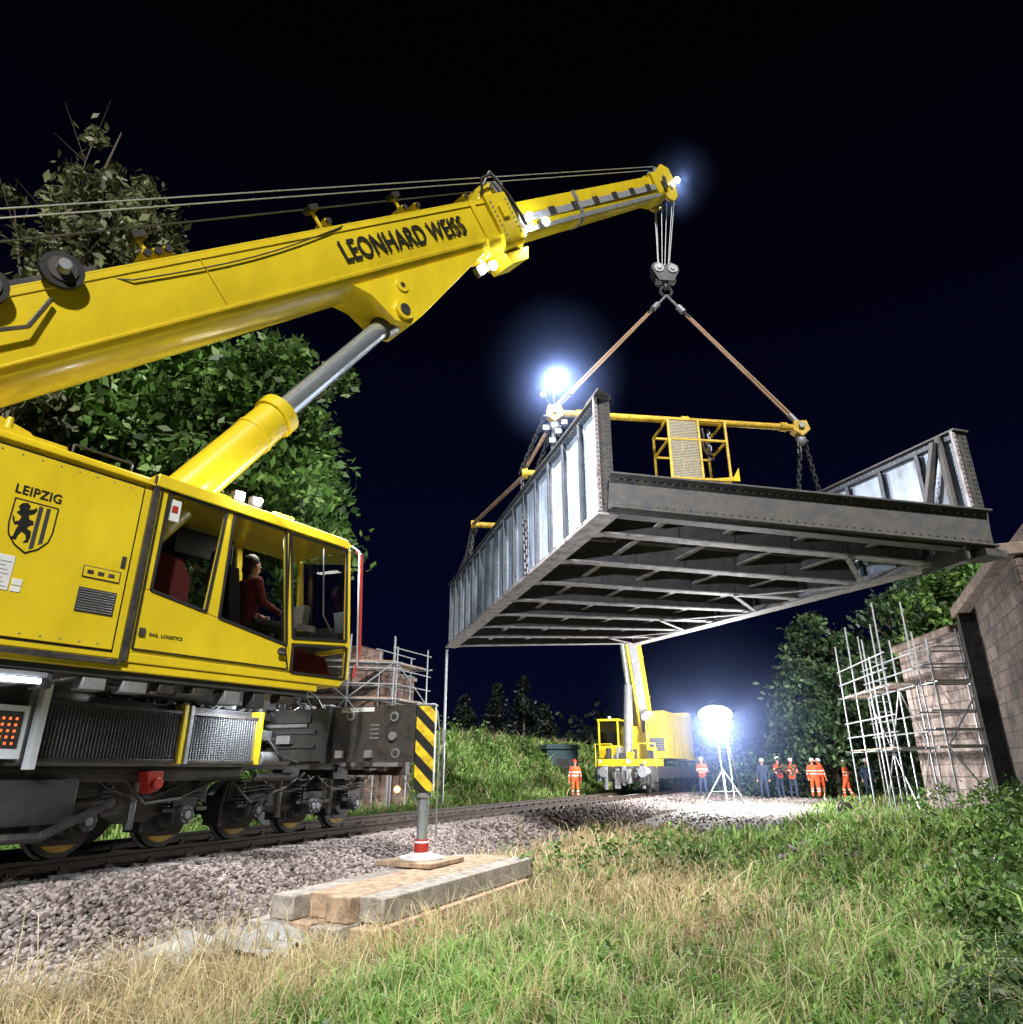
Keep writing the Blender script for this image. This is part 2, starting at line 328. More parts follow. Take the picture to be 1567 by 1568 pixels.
bm_=(1-ss(2.5,3.1,q_+.25*nz(xf,yf,2)))*ss(-3.6,-3.0,q_)
cg=mixc(cg,(.085,.062,.052),bm_)
cg=np.where((q_<-3.7)[:,None],cg*np.array([1.1,1.7,1.1]),cg)
m,nt,o=newmat('ground_soil'); N=nt.nodes; Lk=nt.links
p=N.new('ShaderNodeBsdfPrincipled'); p.inputs['Roughness'].default_value=.95; Lk.new(p.outputs[0],o.inputs[0])
at=N.new('ShaderNodeAttribute'); at.attribute_name='col'; tc=N.new('ShaderNodeTexCoord')
n1=N.new('ShaderNodeTexVoronoi'); n1.inputs['Scale'].default_value=16; Lk.new(tc.outputs['Object'],n1.inputs['Vector'])
n2=N.new('ShaderNodeTexNoise'); n2.inputs['Scale'].default_value=3; n2.inputs['Detail'].default_value=10; n2.inputs['Roughness'].default_value=.75; Lk.new(tc.outputs['Object'],n2.inputs['Vector'])
mr=N.new('ShaderNodeMapRange'); mr.inputs[1].default_value=.3; mr.inputs[2].default_value=.7; mr.inputs[3].default_value=.5; mr.inputs[4].default_value=1.35; Lk.new(n2.outputs[0],mr.inputs[0])
sc=N.new('ShaderNodeVectorMath'); sc.operation='SCALE'; Lk.new(at.outputs['Color'],sc.inputs[0]); Lk.new(mr.outputs[0],sc.inputs['Scale']); 
m3=N.new('ShaderNodeMix'); m3.data_type='RGBA'; m3.blend_type='MULTIPLY'; m3.inputs['Factor'].default_value=.45; Lk.new(sc.outputs[0],m3.inputs['A']); Lk.new(n1.outputs['Color'],m3.inputs['B'])
Lk.new(m3.outputs['Result'],p.inputs['Base Color'])
bp=N.new('ShaderNodeBump'); bp.inputs['Distance'].default_value=.06; bp.inputs['Strength'].default_value=.9; Lk.new(n1.outputs['Distance'],bp.inputs['Height']); Lk.new(bp.outputs[0],p.inputs['Normal'])
npmesh('ground',np.stack([xf,yf,Zg.ravel()],1),fc,m,cg,smooth=True)
# ------------------------------------------------------------ ballast stones
def ico():
    bm=bmesh.new(); bmesh.ops.create_icosphere(bm,subdivisions=1,radius=1); v=np.array([x.co[:] for x in bm.verts]); f=np.array([[a.index for a in F.verts] for F in bm.faces]); bm.free(); return v,f
IV,IF=ico()
def rocks(x,y,size,z=None,flat=.75):
    n=len(x); z=H(x,y) if z is None else z
    base=IV[None]*(1+.35*(np.random.rand(n,12,1)-.5)*1.9)
    sc=size[:,None,None]*np.stack([1+.4*np.random.rand(n),.6+.5*np.random.rand(n),flat*(.6+.5*np.random.rand(n))],1)[:,None,:]
    a=np.random.rand(n)*6.28; b=(np.random.rand(n)-.5)*1.8
    v=base*sc
    c,s_=np.cos(b)[:,None],np.sin(b)[:,None]; vx=v[...,0]; vz=v[...,2]; v=np.stack([vx*c+vz*s_,v[...,1],-vx*s_+vz*c],-1)
    c,s_=np.cos(a)[:,None],np.sin(a)[:,None]; v=np.stack([v[...,0]*c-v[...,1]*s_,v[...,0]*s_+v[...,1]*c,v[...,2]],-1)
    v=v+np.stack([x,y,z+size*.6*np.random.rand(n)],1)[:,None,:]
    f=(IF[None]+(np.arange(n)*12)[:,None,None]).reshape(-1,3)
    return v.reshape(-1,3),f
vs=[];fs=[];off=0
def trkarr(L,q):
    c=np.where(L>0,KC*L*L,0); return P0[0]+TD[0]*L+TR[0]*(q+c), P0[1]+TD[1]*L+TR[1]*(q+c)
for (n,l0,l1,q0,q1,smin,smax) in ((34000,-5.5,9,.1,3.3,.016,.044),(9000,-5,12,-3.0,.1,.025,.045),(11000,9,24,-3.2,2.9,.03,.055),(7000,24,50,-3.2,2.6,.045,.08)):
    L=np.random.uniform(l0,l1,n); q=np.random.uniform(q0,q1,n); x,y=trkarr(L,q)
    if l0<9:
        k=(np.random.rand(n)<1-ss(2.5,3.2,q+.25*nz(x,y,2))); x=x[k];y=y[k];q=q[k]
    v,f=rocks(x,y,np.random.uniform(smin,smax,len(x))); vs.append(v); fs.append(f+off); off+=len(v)
npmesh('track_ballast',np.concatenate(vs),np.concatenate(fs),STN)
x=np.random.uniform(0,14,12000); y=np.random.uniform(13,38,12000); k=np.random.rand(12000)<gravelmask(x,y)*.8; x=x[k]; y=y[k]
v,f=rocks(x,y,np.random.uniform(.015,.05,len(x))); npmesh('gravel_yard',v,f,GRV)
n=55; x=np.random.uniform(3.2,6.2,n); y=np.random.uniform(11.8,15.0,n); v,f=rocks(x,y,np.random.uniform(.04,.13,n),flat=.3)
npmesh('stone_rubble',v,f,mat('rubble_stone',(.12,.11,.10),.9,col2=(.30,.29,.28),island=1,bump=.4))
# ------------------------------------------------------------ track
R=root('railway_track',trk(0,-.75,-1.1))
prof=[(-.07,0),(.07,0),(.07,.015),(.012,.035),(.012,.11),(.036,.125),(.036,.16),(-.036,.16),(-.036,.125),(-.012,.11),(-.012,.035),(-.07,.015)]
for nm,q0 in (('rail_near',0),('rail_far',-1.5)):
    b=MB(nm,[RAILM,RAILT],R); Ls=np.concatenate([np.arange(-14,30,2),np.arange(30,110,5)])
    rings=[[trk(L,q0+a,-1.13+h) for a,h in prof] for L in Ls]; b.loft(rings,0)
    for i in range(len(Ls)-1):
        a,c=Ls[i],Ls[i+1]; b.add([trk(a,q0-.03,-.966),trk(a,q0+.03,-.966),trk(c,q0+.03,-.966),trk(c,q0-.03,-.966)],[(0,1,2,3)],1)
    b.done()
b=MB('sleepers',SLP,R,bevel=.015); fx=MB('rail_fastenings',RAILM,R)
for i in range(-22,120):
    L=i*.6; p=trk(L,-.75,-1.17); t=trk(L+.1,-.75,-1.17)-p; t.normalize(); r=V(t.y,-t.x,0)
    F=Fr(p,r,t); b.fbox(F,-1.3,1.3,-.13,.13,-.12,.045)
    if -8<L<25:
        for q in (-.75,.75):
            for d in (-.11,.11): fx.fbox(F,q+d-.045,q+d+.045,-.05,.05,.045,.085); fx.tube(F(q+d,0,.08),F(q+d,0,.12),.018,.018,6)
b.done(); fx.done()
# ------------------------------------------------------------ main crane
CR=root('railway_crane',(-4,9,0))
SF=V(.588,.809,0); SN=V(-.809,.588,0)
F=Fr((-2.3,9.2,0),SF,SN)   # x forward, y away from camera, z up
def house(F,R):
    b=MB('machine_house',[YEL],R,bevel=.03)
    b.fbox(F,-9,-2.78,0,2.7,1.02,3.02)
    b.fbox(F,-9,-3.6,.25,2.5,3.02,3.16)
    b.done()
    b=MB('house_panels',[YEL,BLK,GRY,TEXT,WHT],R,bevel=.006)
    for x0,x1 in ((-4.55,-2.90),(-6.4,-4.59)):
        b.fbox(F,x0,x1,-.022,0,1.12,2.86)
        b.fbox(F,x0-.02,x1+.02,-.004,-.001,1.095,1.115,1); b.fbox(F,x0-.02,x1+.02,-.004,-.001,2.865,2.885,1)
    b.fbox(F,-2.80,-2.74,-.03,.0,1.02,3.05,1); b.fbox(F,-2.895,-2.88,-.004,-.001,1.1,2.88,1)
    b.fbox(F,-3.32,-2.96,-.03,-.022,1.44,1.68,1)
    for i in range(9): b.fbox(F,-3.31,-2.97,-.036,-.03,1.455+i*.025,1.462+i*.025,2)
    b.fbox(F,-3.32,-2.96,-.030,-.022,1.78,1.90,1); b.fbox(F,-3.31,-2.97,-.032,-.023,1.79,1.89,0)
    for i in range(3): b.fbox(F,-3.28+i*.1,-3.22+i*.1,-.036,-.032,1.82,1.86,1)
    b.fbox(F,-4.16,-3.90,-.028,-.022,1.52,1.84,4); b.fbox(F,-3.88,-3.80,-.028,-.022,1.58,1.64,4); b.fbox(F,-3.88,-3.80,-.028,-.022,1.52,1.57,4)
    for i in range(7): b.fbox(F,-4.14,-3.92-.02*(i%3),-.031,-.028,1.55+i*.038,1.556+i*.038,2)
    b.fbox(F,-9,-2.8,-.03,.02,.98,1.03,1)
    b.fbox(F,-9,-2.8,-.045,.0,2.92,2.945,0)
    for z in (1.25,2.7): b.fbox(F,-4.60,-4.54,-.04,-.022,z-.05,z+.05,1)
    for x in (-2.96,-4.48): b.fbox(F,x-.02,x+.02,-.035,-.022,1.95,2.07,1)
    for k in range(9):
        b.tube(F(-4.4+k*.17,-.022,1.16),F(-4.4+k*.17,-.027,1.16),.009,.009,6,2); b.tube(F(-4.4+k*.17,-.022,2.82),F(-4.4+k*.17,-.027,2.82),.009,.009,6,2)
    b.done()
    b=MB('city_shield',[TEXT,YEL,DRK],R,smooth=False)
    def sh(s): return [(-.19*s,.24*s),(.19*s,.24*s),(.19*s,-.02*s),(.17*s,-.12*s),(.10*s,-.21*s),(0,-.27*s),(-.10*s,-.21*s),(-.17*s,-.12*s),(-.19*s,-.02*s)]
    c=(-3.84,2.15)
    for s_,y,mi in ((1,-.026,0),(.93,-.029,1)): b.prism([F(c[0]+a,y,c[1]+h) for a,h in sh(s_)],F.ey*.002,mi)
    for i,x in enumerate((.03,.095)): b.prism([F(c[0]+x-.010,-.032,c[1]+.21),F(c[0]+x+.025,-.032,c[1]+.21),F(c[0]+x+.025,-.032,c[1]-.2+i*.06),F(c[0]+x-.010,-.032,c[1]-.22+i*.06)],F.ey*.002,2)
    lion=[(-.15,.10),(-.125,.13),(-.145,.16),(-.12,.20),(-.08,.215),(-.05,.19),(-.055,.15),(-.02,.165),(.0,.19),(.012,.16),(-.01,.12),(-.045,.10),(-.035,.06),(.0,.055),(.012,.02),(-.02,.0),(-.035,-.03),(.005,-.05),(.01,-.10),(.0,-.16),(-.04,-.17),(-.02,-.13),(-.035,-.09),(-.07,-.07),(-.09,-.11),(-.10,-.16),(-.15,-.15),(-.125,-.12),(-.12,-.06),(-.105,-.01),(-.14,-.02),(-.165,.02),(-.17,.07),(-.155,.05),(-.145,.01),(-.11,.03),(-.10,.07)]
    b.prism([F(c[0]+a,-.032,c[1]+h) for a,h in lion],F.ey*.002,0); b.done()
    text('city_lettering','LEIPZIG',.125,F(-4.05,-.027,2.44),F.ex,UP,TEXT,R,.010,.92,1.05)
    b=MB('roof_equipment',[YEL,BLK,GRY],R,bevel=.02)
    b.prism([F(-9,.5,3.16),F(-3.75,.5,3.16),F(-3.9,.5,3.28),F(-4.6,.5,3.45),F(-9,.5,3.6)],F.ey*.8)
    for x in (-4.3,-4.15): b.tube(F(x,.3,3.14),F(x,.3,3.28),.04,.03,10,0)
    b.path([F(-3.6,.15,3.02),F(-3.6,.15,3.16),F(-3.0,.15,3.16),F(-3.0,.15,3.02)],.015,6,1)
    b.done()
    b=MB('slewing_platform',[DRK,BLK,GRY,YEL],R,bevel=.015)
    b.fbox(F,-9,-.4,.06,2.6,.86,1.0,0); b.fbox(F,-9,-.3,.02,.10,.93,1.02,3)
    b.tube(F(-3.0,2.3,.30),F(-3.0,2.3,.88),1.0,1.0,36,1)
    for i in range(20):
        x=-8+i*.38; b.fbox(F,x,x+random.uniform(.1,.3),.08,.3,.78-.10*random.random(),.86,random.choice([0,1,1,2]))
    b.hose(F(-5.5,.12,.84),F(-4,.12,.84),.12,.022,6,1); b.hose(F(-4.2,.1,.84),F(-3.1,.1,.84),.10,.022,6,1); b.hose(F(-3,.15,.84),F(-1.5,.15,.84),.09,.025,6,1)
    b.done()
    b=MB('underside_led_strip',[LEDS,GRY],R); b.tube(F(-4.9,.0,.76),F(-3.45,.0,.76),.024,.024,8,0); b.fbox(F,-4.9,-3.4,.0,.06,.80,.84,1); b.done()
    light('led_strip_lamp','AREA',F(-4.1,-.1,.74),90,(.85,.93,1),R,.5,F(-4.1,-.2,-.5))
house(F,CR)
def cab(F,R):
    T=.06; yw=1.12
    b=MB('cab_shell',[YEL,BLK,RED,CLR],R,bevel=.012)
    b.prism([F(-2.74,.0,1.02),F(.05,.0,1.02),F(.12,.0,1.12),F(-2.74,.0,1.12)],F.ey*yw,0)
    b.prism([F(-2.78,-.04,2.93),F(-.02,-.04,2.90),F(.03,-.04,2.96),F(-.1,-.04,3.03),F(-2.78,-.04,3.08)],F.ey*(yw+.08),0)
    for y in (0,yw-T):
        b.prism([F(-2.74,y,1.12),F(-.78,y,1.12),F(-.78,y,1.43),F(-2.74,y,1.80)],F.ey*T,0)
        b.prism([F(-2.74,y,1.8),F(-2.62,y,1.78),F(-2.62,y,2.93),F(-2.74,y,2.93)],F.ey*T,0)
        b.prism([F(-1.98,y,1.66),F(-1.80,y,1.62),F(-1.80,y,2.92),F(-1.90,y,2.92)],F.ey*T,0)
        b.prism([F(-.85,y,1.44),F(-.76,y,1.12),F(-.76,y,1.44),F(-.98,y,2.92),F(-1.06,y,2.92)],F.ey*T,0)
        b.prism([F(.12,y,1.12),F(.18,y,1.12),F(.18,y,1.5),F(.04,y,2.91),F(-.02,y,2.91),F(.10,y,1.5)],F.ey*T,0)
        b.prism([F(-.76,y,1.48),F(.1,y,1.56),F(.1,y,1.62),F(-.78,y,1.54)],F.ey*T,0)
    b.fbox(F,-2.78,-2.72,0,yw,1.1,2.93)
    b.beam(F(.15,T,1.52),F(.15,yw-T,1.52),.05,.06,0); b.beam(F(.14,T,1.14),F(.14,yw-T,1.14),.05,.06,0)
    b.prism([F(-.70,.16,1.13),F(.05,.16,1.13),F(-.1,.16,1.40),F(-.70,.16,1.48)],F.ey*.03,3)
    b.done()
    b=MB('window_seals',[RUB],R)
    def loop(pts,y=-.004,w_=.028):
        P=[F(a,y,z) for a,z in pts]; P.append(P[0])
        for a,c in zip(P[:-1],P[1:]): b.beam(a,c,w_,.022,0,F.ey)
    W=[[(-2.62,1.79),(-1.97,1.67),(-1.90,2.90),(-2.60,2.92)],[(-1.80,1.63),(-.85,1.45),(-1.05,2.89),(-1.80,2.90)],[(-.77,1.55),(.09,1.63),(-.03,2.88),(-.97,2.88)],[(-.74,1.13),(.11,1.13),(.11,1.54),(-.75,1.46)]]
    for w_ in W: loop(w_)
    loop([(-2.70,1.16),(-.80,1.16),(-.86,1.40),(-1.0,2.915),(-2.70,2.925)],-.008,.012)
    b.done()
    b=MB('cab_windows',[GLS],R,smooth=False)
    for w_ in W:
        for y in (.03,yw-.03): b.add([F(a,y,z) for a,z in w_],[(0,1,2,3)])
    b.add([F(.16,.06,1.55),F(.16,yw-.06,1.55),F(.02,yw-.06,2.9),F(.02,.06,2.9)],[(0,1,2,3)]); b.done()
    b=MB('cab_interior',[RUB,DRK,CLR,GRY,WHT,RED],R,bevel=.01)
    b.fbox(F,-1.45,-.9,.3,.8,1.12,1.45,1); b.fbox(F,-1.45,-.85,.28,.84,1.45,1.58,0)
    b.prism([F(-1.48,.3,1.55),F(-1.3,.3,1.55),F(-1.45,.3,2.35),F(-1.58,.3,2.35)],F.ey*.5,0)
    b.fbox(F,-1.62,-1.5,.42,.7,2.36,2.6,0)
    b.fbox(F,-.4,-.05,.45,.95,1.12,1.75,1); b.fbox(F,-.35,-.25,.4,.75,1.8,2.1,3)
    b.fbox(F,-1.2,-.75,.2,.28,1.7,1.76,1); b.tube(F(-.8,.24,1.76),F(-.78,.24,1.92),.018,.022,8,0)
    b.prism([F(-2.5,.3,1.2),F(-2.0,.3,1.2),F(-2.05,.3,2.1),F(-2.2,.3,2.3),F(-2.5,.3,2.3)],F.ey*.6,2); b.fbox(F,-2.58,-2.45,.01,.025,2.6,2.85,4); b.fbox(F,-2.55,-2.48,.004,.01,2.7,2.78,5)
    b.fbox(F,-2.7,-.1,1.03,1.055,1.1,1.9,1); b.fbox(F,-2.7,-1.75,1.03,1.055,1.9,2.9,1); b.fbox(F,-2.0,-1.2,.9,1.0,2.55,2.88,0)
    b.done()
    b=MB('cab_fittings',[BLK,SIL,RED,GRY,YEL,TEXT],R)
    b.path([F(.10,-.05,2.9),F(.2,-.06,2.85),F(.30,-.06,1.5),F(.22,-.05,1.15)],.018,8,2)
    b.path([F(.02,-.05,2.95),F(.14,-.07,2.9),F(.26,-.07,1.3)],.012,8,1)
    b.path([F(-.45,-.03,2.8),F(-.35,-.03,1.9),F(-.2,-.03,1.72)],.012,6,0)
    b.fbox(F,-.72,-.45,-.02,.01,1.66,1.74,0)
    b.fbox(F,-2.66,-2.6,-.02,0,1.3,1.38,0); b.tube(F(-.98,-.05,1.33),F(-.90,-.05,1.33),.02,.02,8,0)
    b.tube(F(-.92,-.0,1.36),F(-.92,-.03,1.36),.05,.05,14,0)
    for x in (-2.0,-1.2): b.path([F(x,.1,3.05),F(x,.1,3.13),F(x+.3,.1,3.13),F(x+.3,.1,3.04)],.012,6,4)
    b.fbox(F,-1.5,-.9,.5,.95,3.05,3.2,3); b.tube(F(-.7,.6,3.04),F(-.7,.6,3.22),.05,.04,12,3)
    b.done()
    text('small_lettering','RAIL  LOGISTICS',.05,F(-2.55,-.004,1.31),F.ex,UP,TEXT,R,.01)
    b=MB('cab_roof_work_lights',[BLK,LED],R)
    for x in (-1.75,-1.50):
        b.fbox(F,x-.07,x+.07,.02,.12,3.10,3.22,0); b.sphere(F(x,.0,3.16),.05,.03,.05,10,1)
    b.done()
    light('cab_roof_lamp','SPOT',F(-1.55,-.05,3.35),2800,(.82,.9,1),R,.08,V(1.0,17,4.5),95)
    light('cab_roof_side_lamp','POINT',F(-1.65,-.15,3.22),20,(.85,.92,1),R,.03)
    light('cab_fill_light','AREA',F(-1.0,.5,2.87),14,(1,.90,.80),R,.35,F(-1.0,.5,1))  # unseen fill added to make the operator visible
cab(F,CR)
# boom
BP=V(-5.6,6.4,4.25); BT=V(4.66,16.2,16.8); ba=(BT-BP).normalized(); br=V(ba.y,-ba.x,0).normalized(); bu=br.cross(ba).normalized()
B=Fr(BP,ba,br,bu)
def boomring(x,h0,h1,w):
    pts=[(-w,h1),(w,h1)]
    for i in range(7):
        t=math.radians(0-i*30); pts.append((w*math.cos(t),h0+(.28)+.28*math.sin(t)))
    return [B(x,a,c) for a,c in pts]
b=MB('boom_base_section',[YEL,BLK,GRY],CR,bevel=.012)
b.loft([boomring(-7,-.52,.52,.42),boomring(9.8,-.50,.50,.40)],0)
b.loft([boomring(9.2,-.60,.58,.48),boomring(9.95,-.60,.58,.48)],0)
b.loft([boomring(8.7,-.55,.54,.44),boomring(8.85,-.55,.54,.44)],0)
b.loft([boomring(9.95,-.54,.54,.44),boomring(10.15,-.52,.52,.43)],1)
b.fbox(B,-7,9.2,.405,.425,.44,.52,0)
b.fbox(B,-7,9.2,.418,.432,-.262,-.235,0)
for x in (-1.5,2.6,): b.fbox(B,x,x+.012,.415,.428,-.23,.44,0)
b.fbox(B,-7,9.2,-.42,.42,.522,.55,0)
b.prism([B(9.2,-.3,-.58),B(10.1,-.3,-.58),B(9.9,-.3,-.82),B(9.3,-.3,-.82)],B.ey*.6,0)
b.prism([B(9.3,-.25,.58),B(10.3,-.25,.58),B(10.2,-.25,.85),B(9.8,-.25,.95),B(9.5,-.25,.8)],B.ey*.5,0)
b.tube(B(10.0,-.35,.75),B(10.0,.35,.75),.14,.14,18,2)
b.path([B(9.4,.3,.6),B(9.5,.42,.95),B(9.9,.42,1.0),B(10.1,.45,.5),B(10.15,.5,-.2)],.03,6,1); b.path([B(9.6,.2,.8),B(10.0,.35,1.1),B(10.3,.3,.8)],.025,6,2)
for i in range(9): b.tube(B(9.3,.48,-.38+.1*i),B(9.3,.50,-.38+.1*i),.022,.022,8,2); b.tube(B(9.85,.48,-.38+.1*i),B(9.85,.50,-.38+.1*i),.022,.022,8,2)
b.fbox(B,9.45,9.7,.48,.54,.05,.3,0)
b.done()
b=MB('boom_cylinder_bracket',[YEL,BLK],CR,bevel=.015)
b.prism([B(4.9,-.36,-.40),B(5.15,-.36,-.62),B(5.35,-.36,-1.12),B(5.65,-.36,-1.28),B(6.0,-.36,-1.2),B(8.5,-.36,-.47),B(8.5,-.36,-.40)],B.ey*.72,0)
b.tube(B(5.62,-.42,-1.02),B(5.62,.42,-1.02),.17,.17,24,0); b.tube(B(5.9,.36,-.62),B(5.9,.385,-.62),.12,.12,24,0)
b.tube(B(5.62,.42,-1.02),B(5.62,.44,-1.02),.10,.10,24,1); b.tube(B(5.9,.385,-.62),B(5.9,.39,-.62),.05,.05,20,1)
b.done()
b=MB('boom_telescopic_section',[YEL,GRY,BLK,SIL],CR,bevel=.01)
b.loft([boomring(10.0,-.40,.38,.33),boomring(17.9,-.36,.34,.30)],0)
b.fbox(B,10.1,17.9,.335,.345,-.08,.08,3)
for i in range(6): b.fbox(B,11.5+i*1.1,11.8+i*1.1,.345,.355,-.07,.12,2)
b.fbox(B,10.1,17.9,.30,.335,-.30,-.20,1)
b.loft([boomring(12.9,-.40,.38,.34),boomring(13.05,-.40,.38,.34)],1)
b.done()
b=MB('boom_head',[YEL,BLK,GRY],CR,bevel=.01)
b.loft([boomring(17.7,-.44,.42,.37),boomring(18.2,-.44,.42,.37)],0)
for y in (-.34,.26):
    b.prism([B(18.2,y,-.42),B(18.55,y,-.55),B(18.95,y,-.45),B(19.25,y,0),B(19.2,y,.45),B(18.8,y,.62),B(18.2,y,.42)],B.ey*.08,0)
for y in (-.18,-.06,.06,.18): b.tube(B(18.75,y-.035,-.12),B(18.75,y+.035,-.12),.32,.32,24,1)
for y in (-.1,.1): b.tube(B(18.85,y-.03,.45),B(18.85,y+.03,.45),.2,.2,20,2)
b.tube(B(18.75,-.36,-.12),B(18.75,.38,-.12),.08,.08,12,2)
b.tube(B(18.5,.34,.15),B(18.5,.37,.15),.12,.12,16,1); b.fbox(B,18.1,18.4,.34,.42,-.15,.1,1)
b.fbox(B,19.1,19.3,-.2,.2,.3,.5,1); b.path([B(19.2,.2,.3),B(19.45,.2,.1)],.02,6,1)
b.done()
b=MB('boom_rollers',[RUB,GRY,YEL,BLK],CR)
for x,z in ((.05,.56),(.85,.56),(-.8,.6)):
    b.tube(B(x,.25,z),B(x,.50,z),.14,.14,24,0); b.tube(B(x,.50,z),B(x,.57,z),.22,.22,28,0); b.tube(B(x,.57,z),B(x,.59,z),.15,.15,28,3); b.tube(B(x,.59,z),B(x,.70,z),.075,.065,20,1)
b.fbox(B,-.9,1.3,.3,.4,.5,.62,3)
b.tube(B(-.3,.43,.2),B(-.3,.52,.2),.10,.10,16,2); b.path([B(-.8,.5,.0),B(-.3,.55,.1),B(.2,.52,.05),B(.6,.48,.3)],.025,6,3)
for x in (2.0,2.15,2.3,5.1,6.95,7.3,8.8): 
    b.fbox(B,x-.04,x+.04,-.1,.35,.55,.72,2); b.tube(B(x,.36,.66),B(x,.40,.66),.05,.05,10,3)
for x in (2.1,5.05,7.0): b.tube(B(x,.2,.55),B(x,.2,1.0),.03,.03,8,2); b.fbox(B,x-.09,x+.09,.1,.3,.92,1.0,3)
b.path([B(1.0,.30,.6),B(1.6,.44,.34)]+[B(1.6+i*.45,.44,.34-.10*math.sin(i/8*3.14)+.02*i) for i in range(1,9)]+[B(5.6,.3,.62)],.011,6,3)
b.path([B(-6,.2,.60),B(9.4,.2,.60)],.02,6,3); b.path([B(-6,.3,.585),B(9.4,.3,.585)],.015,6,1)
b.done()
b=MB('hoist_ropes',[BLK,SIL],CR)
b.tube(B(-6,.1,1.9),B(18.85,.1,.68),.011,.011,6,1); b.tube(B(-6,-.1,1.9),B(18.85,-.1,.68),.011,.011,6,1); b.tube(B(-6,.0,1.5),B(10.0,.0,.88),.014,.014,6,0)
hk=V(4.32,16.1,0)
top=B(18.75,0,-.30)
for i,dx in enumerate((-.32,-.22,-.1,.1,.22,.32)):
    b.tube(V(top.x+dx*1.05,top.y+(.12 if i%2 else -.12),top.z),V(hk.x+.12+dx*.55,hk.y+(.08 if i%2 else -.08),13.75),.013,.013,6,1)
b.done()
b=MB('hook_block',[BLK,GRY,YEL,DRK],CR,bevel=.008)
c=V(hk.x+.12,hk.y,13.45)
HB=Fr(c,(1,.1,0),(-.1,1,0))
for y in (-.16,.12): b.prism([HB(-.36,y,.25),HB(.36,y,.25),HB(.40,y,.05),HB(.22,y,-.32),HB(-.22,y,-.32),HB(-.40,y,.05)],HB.ey*.04,3)
for x in (-.2,0.2): b.tube(HB(x,-.1,.16),HB(x,.1,.16),.2,.2,22,0); b.tube(HB(x,-.22,.1),HB(x,.2,.1),.07,.07,12,1); b.tube(HB(x,-.19,.1),HB(x,-.165,.1),.15,.15,18,1)
b.fbox(HB,-.3,.3,-.09,.09,-.3,-.12,0); b.tube(HB(0,0,-.3),HB(0,0,-.48),.09,.09,14,3)
for sgn in (-1,1):
    pts=[HB(0,0,-.46)]+[HB(sgn*(.02+.15*math.sin(math.radians(a))),0,-.60-.15*math.cos(math.radians(180-a))) for a in range(20,190,17)]
    b.path(pts,.045,8,3)
b.done()
b=MB('lift_cylinder',[YEL,CHR,GRY,BLK],CR,bevel=.0)
c0=V(-4.04,7.89,3.28); c1=B(5.62,0,-1.02); d=(c1-c0).normalized()
foot=c0-d*.9; joint=c0+d*1.75
b.tube(foot,joint,.27,.27,32,0); b.tube(joint-d*.12,joint+d*.05,.31,.31,32,0); b.tube(joint+d*.05,joint+d*.12,.22,.2,28,2)
b.tube(joint-d*.55,joint-d*.5,.285,.285,32,0)
b.tube(joint,c1-d*.15,.155,.155,28,1); b.tube(c1-d*.35,c1-d*.1,.2,.24,24,3)
sd=d.cross(UP).normalized()
b.tube(c0+sd*-.32+V(0,0,.3),joint+sd*-.32,.03,.03,10,0); b.tube(joint+sd*-.25,c1-d*.4+sd*-.25,.045,.045,10,0)
b.fbox(Fr(c0+d*.5,d,sd),0,.25,-.38,-.24,-.06,.06,3)
b.path([c0+d*1.4-sd*.33,c0+d*1.7-sd*.42,c0+d*1.6-sd*.5],.02,6,3)
b.done()
b=MB('boom_work_lights',[BLK,LED,AMB],CR)
lamps=[B(10.35,.46,-.05),B(10.95,.42,-.22),B(8.85,.1,-.70),B(8.3,.2,-.74),B(19.55,.25,.05)]
for i,p in enumerate(lamps):
    b.fbox(Fr(p,ba,br,bu),-.09,.06,-.10,.02,-.09,.09,0); b.sphere(p+br*.04,.09,.09,.09,10,1)
b.tube(B(8.6,.1,-.5),B(8.7,.1,-.75),.04,.04,8,2)
b.done()
light('boom_lamp_a','SPOT',lamps[0]+br*.2,2000,(.85,.92,1),CR,.08,V(1,18,4),100)
light('boom_lamp_b','SPOT',lamps[2]-bu*.25,5200,(.96,.97,1),CR,.08,V(3.2,9.5,-1),125)
light('boom_tip_lamp','SPOT',lamps[4]+ba*.15,1300,(.85,.92,1),CR,.08,V(3.5,17,4),90)
light('boom_tip_glare','POINT',lamps[4]+ba*.25+br*.15,60,(.85,.92,1),CR,.05)
halo('boom_tip_halo',lamps[4]+ba*.25,1.5,.05,(.34,.48,1),CR)
text('boom_lettering','LEONHARD WEISS',.50,B(4.95,.432,-.05),ba,bu,TEXT,CR,.014,.76,1.04)
# ---- chassis (track frame)
def TF(L,q=0,z=0):
    p=trk(L,q,z); t=(trk(L+.1,q,z)-p).normalized(); return Fr(p,t,V(t.y,-t.x,0))
K=TF(0)
b=MB('chassis_frame',[BLK,DRK,GRY,YEL,WHT],CR,bevel=.012)
b.fbox(K,-8,6.9,-2.1,.50,-.0,.72,0)
b.fbox(K,-8,-.8,.50,.72,-.32,.02,1); b.fbox(K,-8,6.9,.42,.60,.70,.80,1)
b.fbox(K,-.6,2.8,.5,.60,.70,.80,2); b.fbox(K,-.6,2.8,.5,.62,.04,.09,2)
for x in (-.60,1.40,1.50,2.78): b.fbox(K,x,x+.07,.5,.78,.06,.80,3 if x in(1.40,2.78) else 2)
b.fbox(K,-1.5,-.85,.5,.8,.12,.62,4)
b.fbox(K,-6,-.9,.4,.8,-.62,-.30,1)
b.path([K(-2.5,.8,-.60),K(-.2,.8,-.66),K(.6,.78,-.35)],.05,8,0); b.fbox(K,-1.2,.2,.2,.7,-.55,-.1,1)
b.fbox(K,-.6,2.8,.44,.52,-.14,.02,0)
b.done()
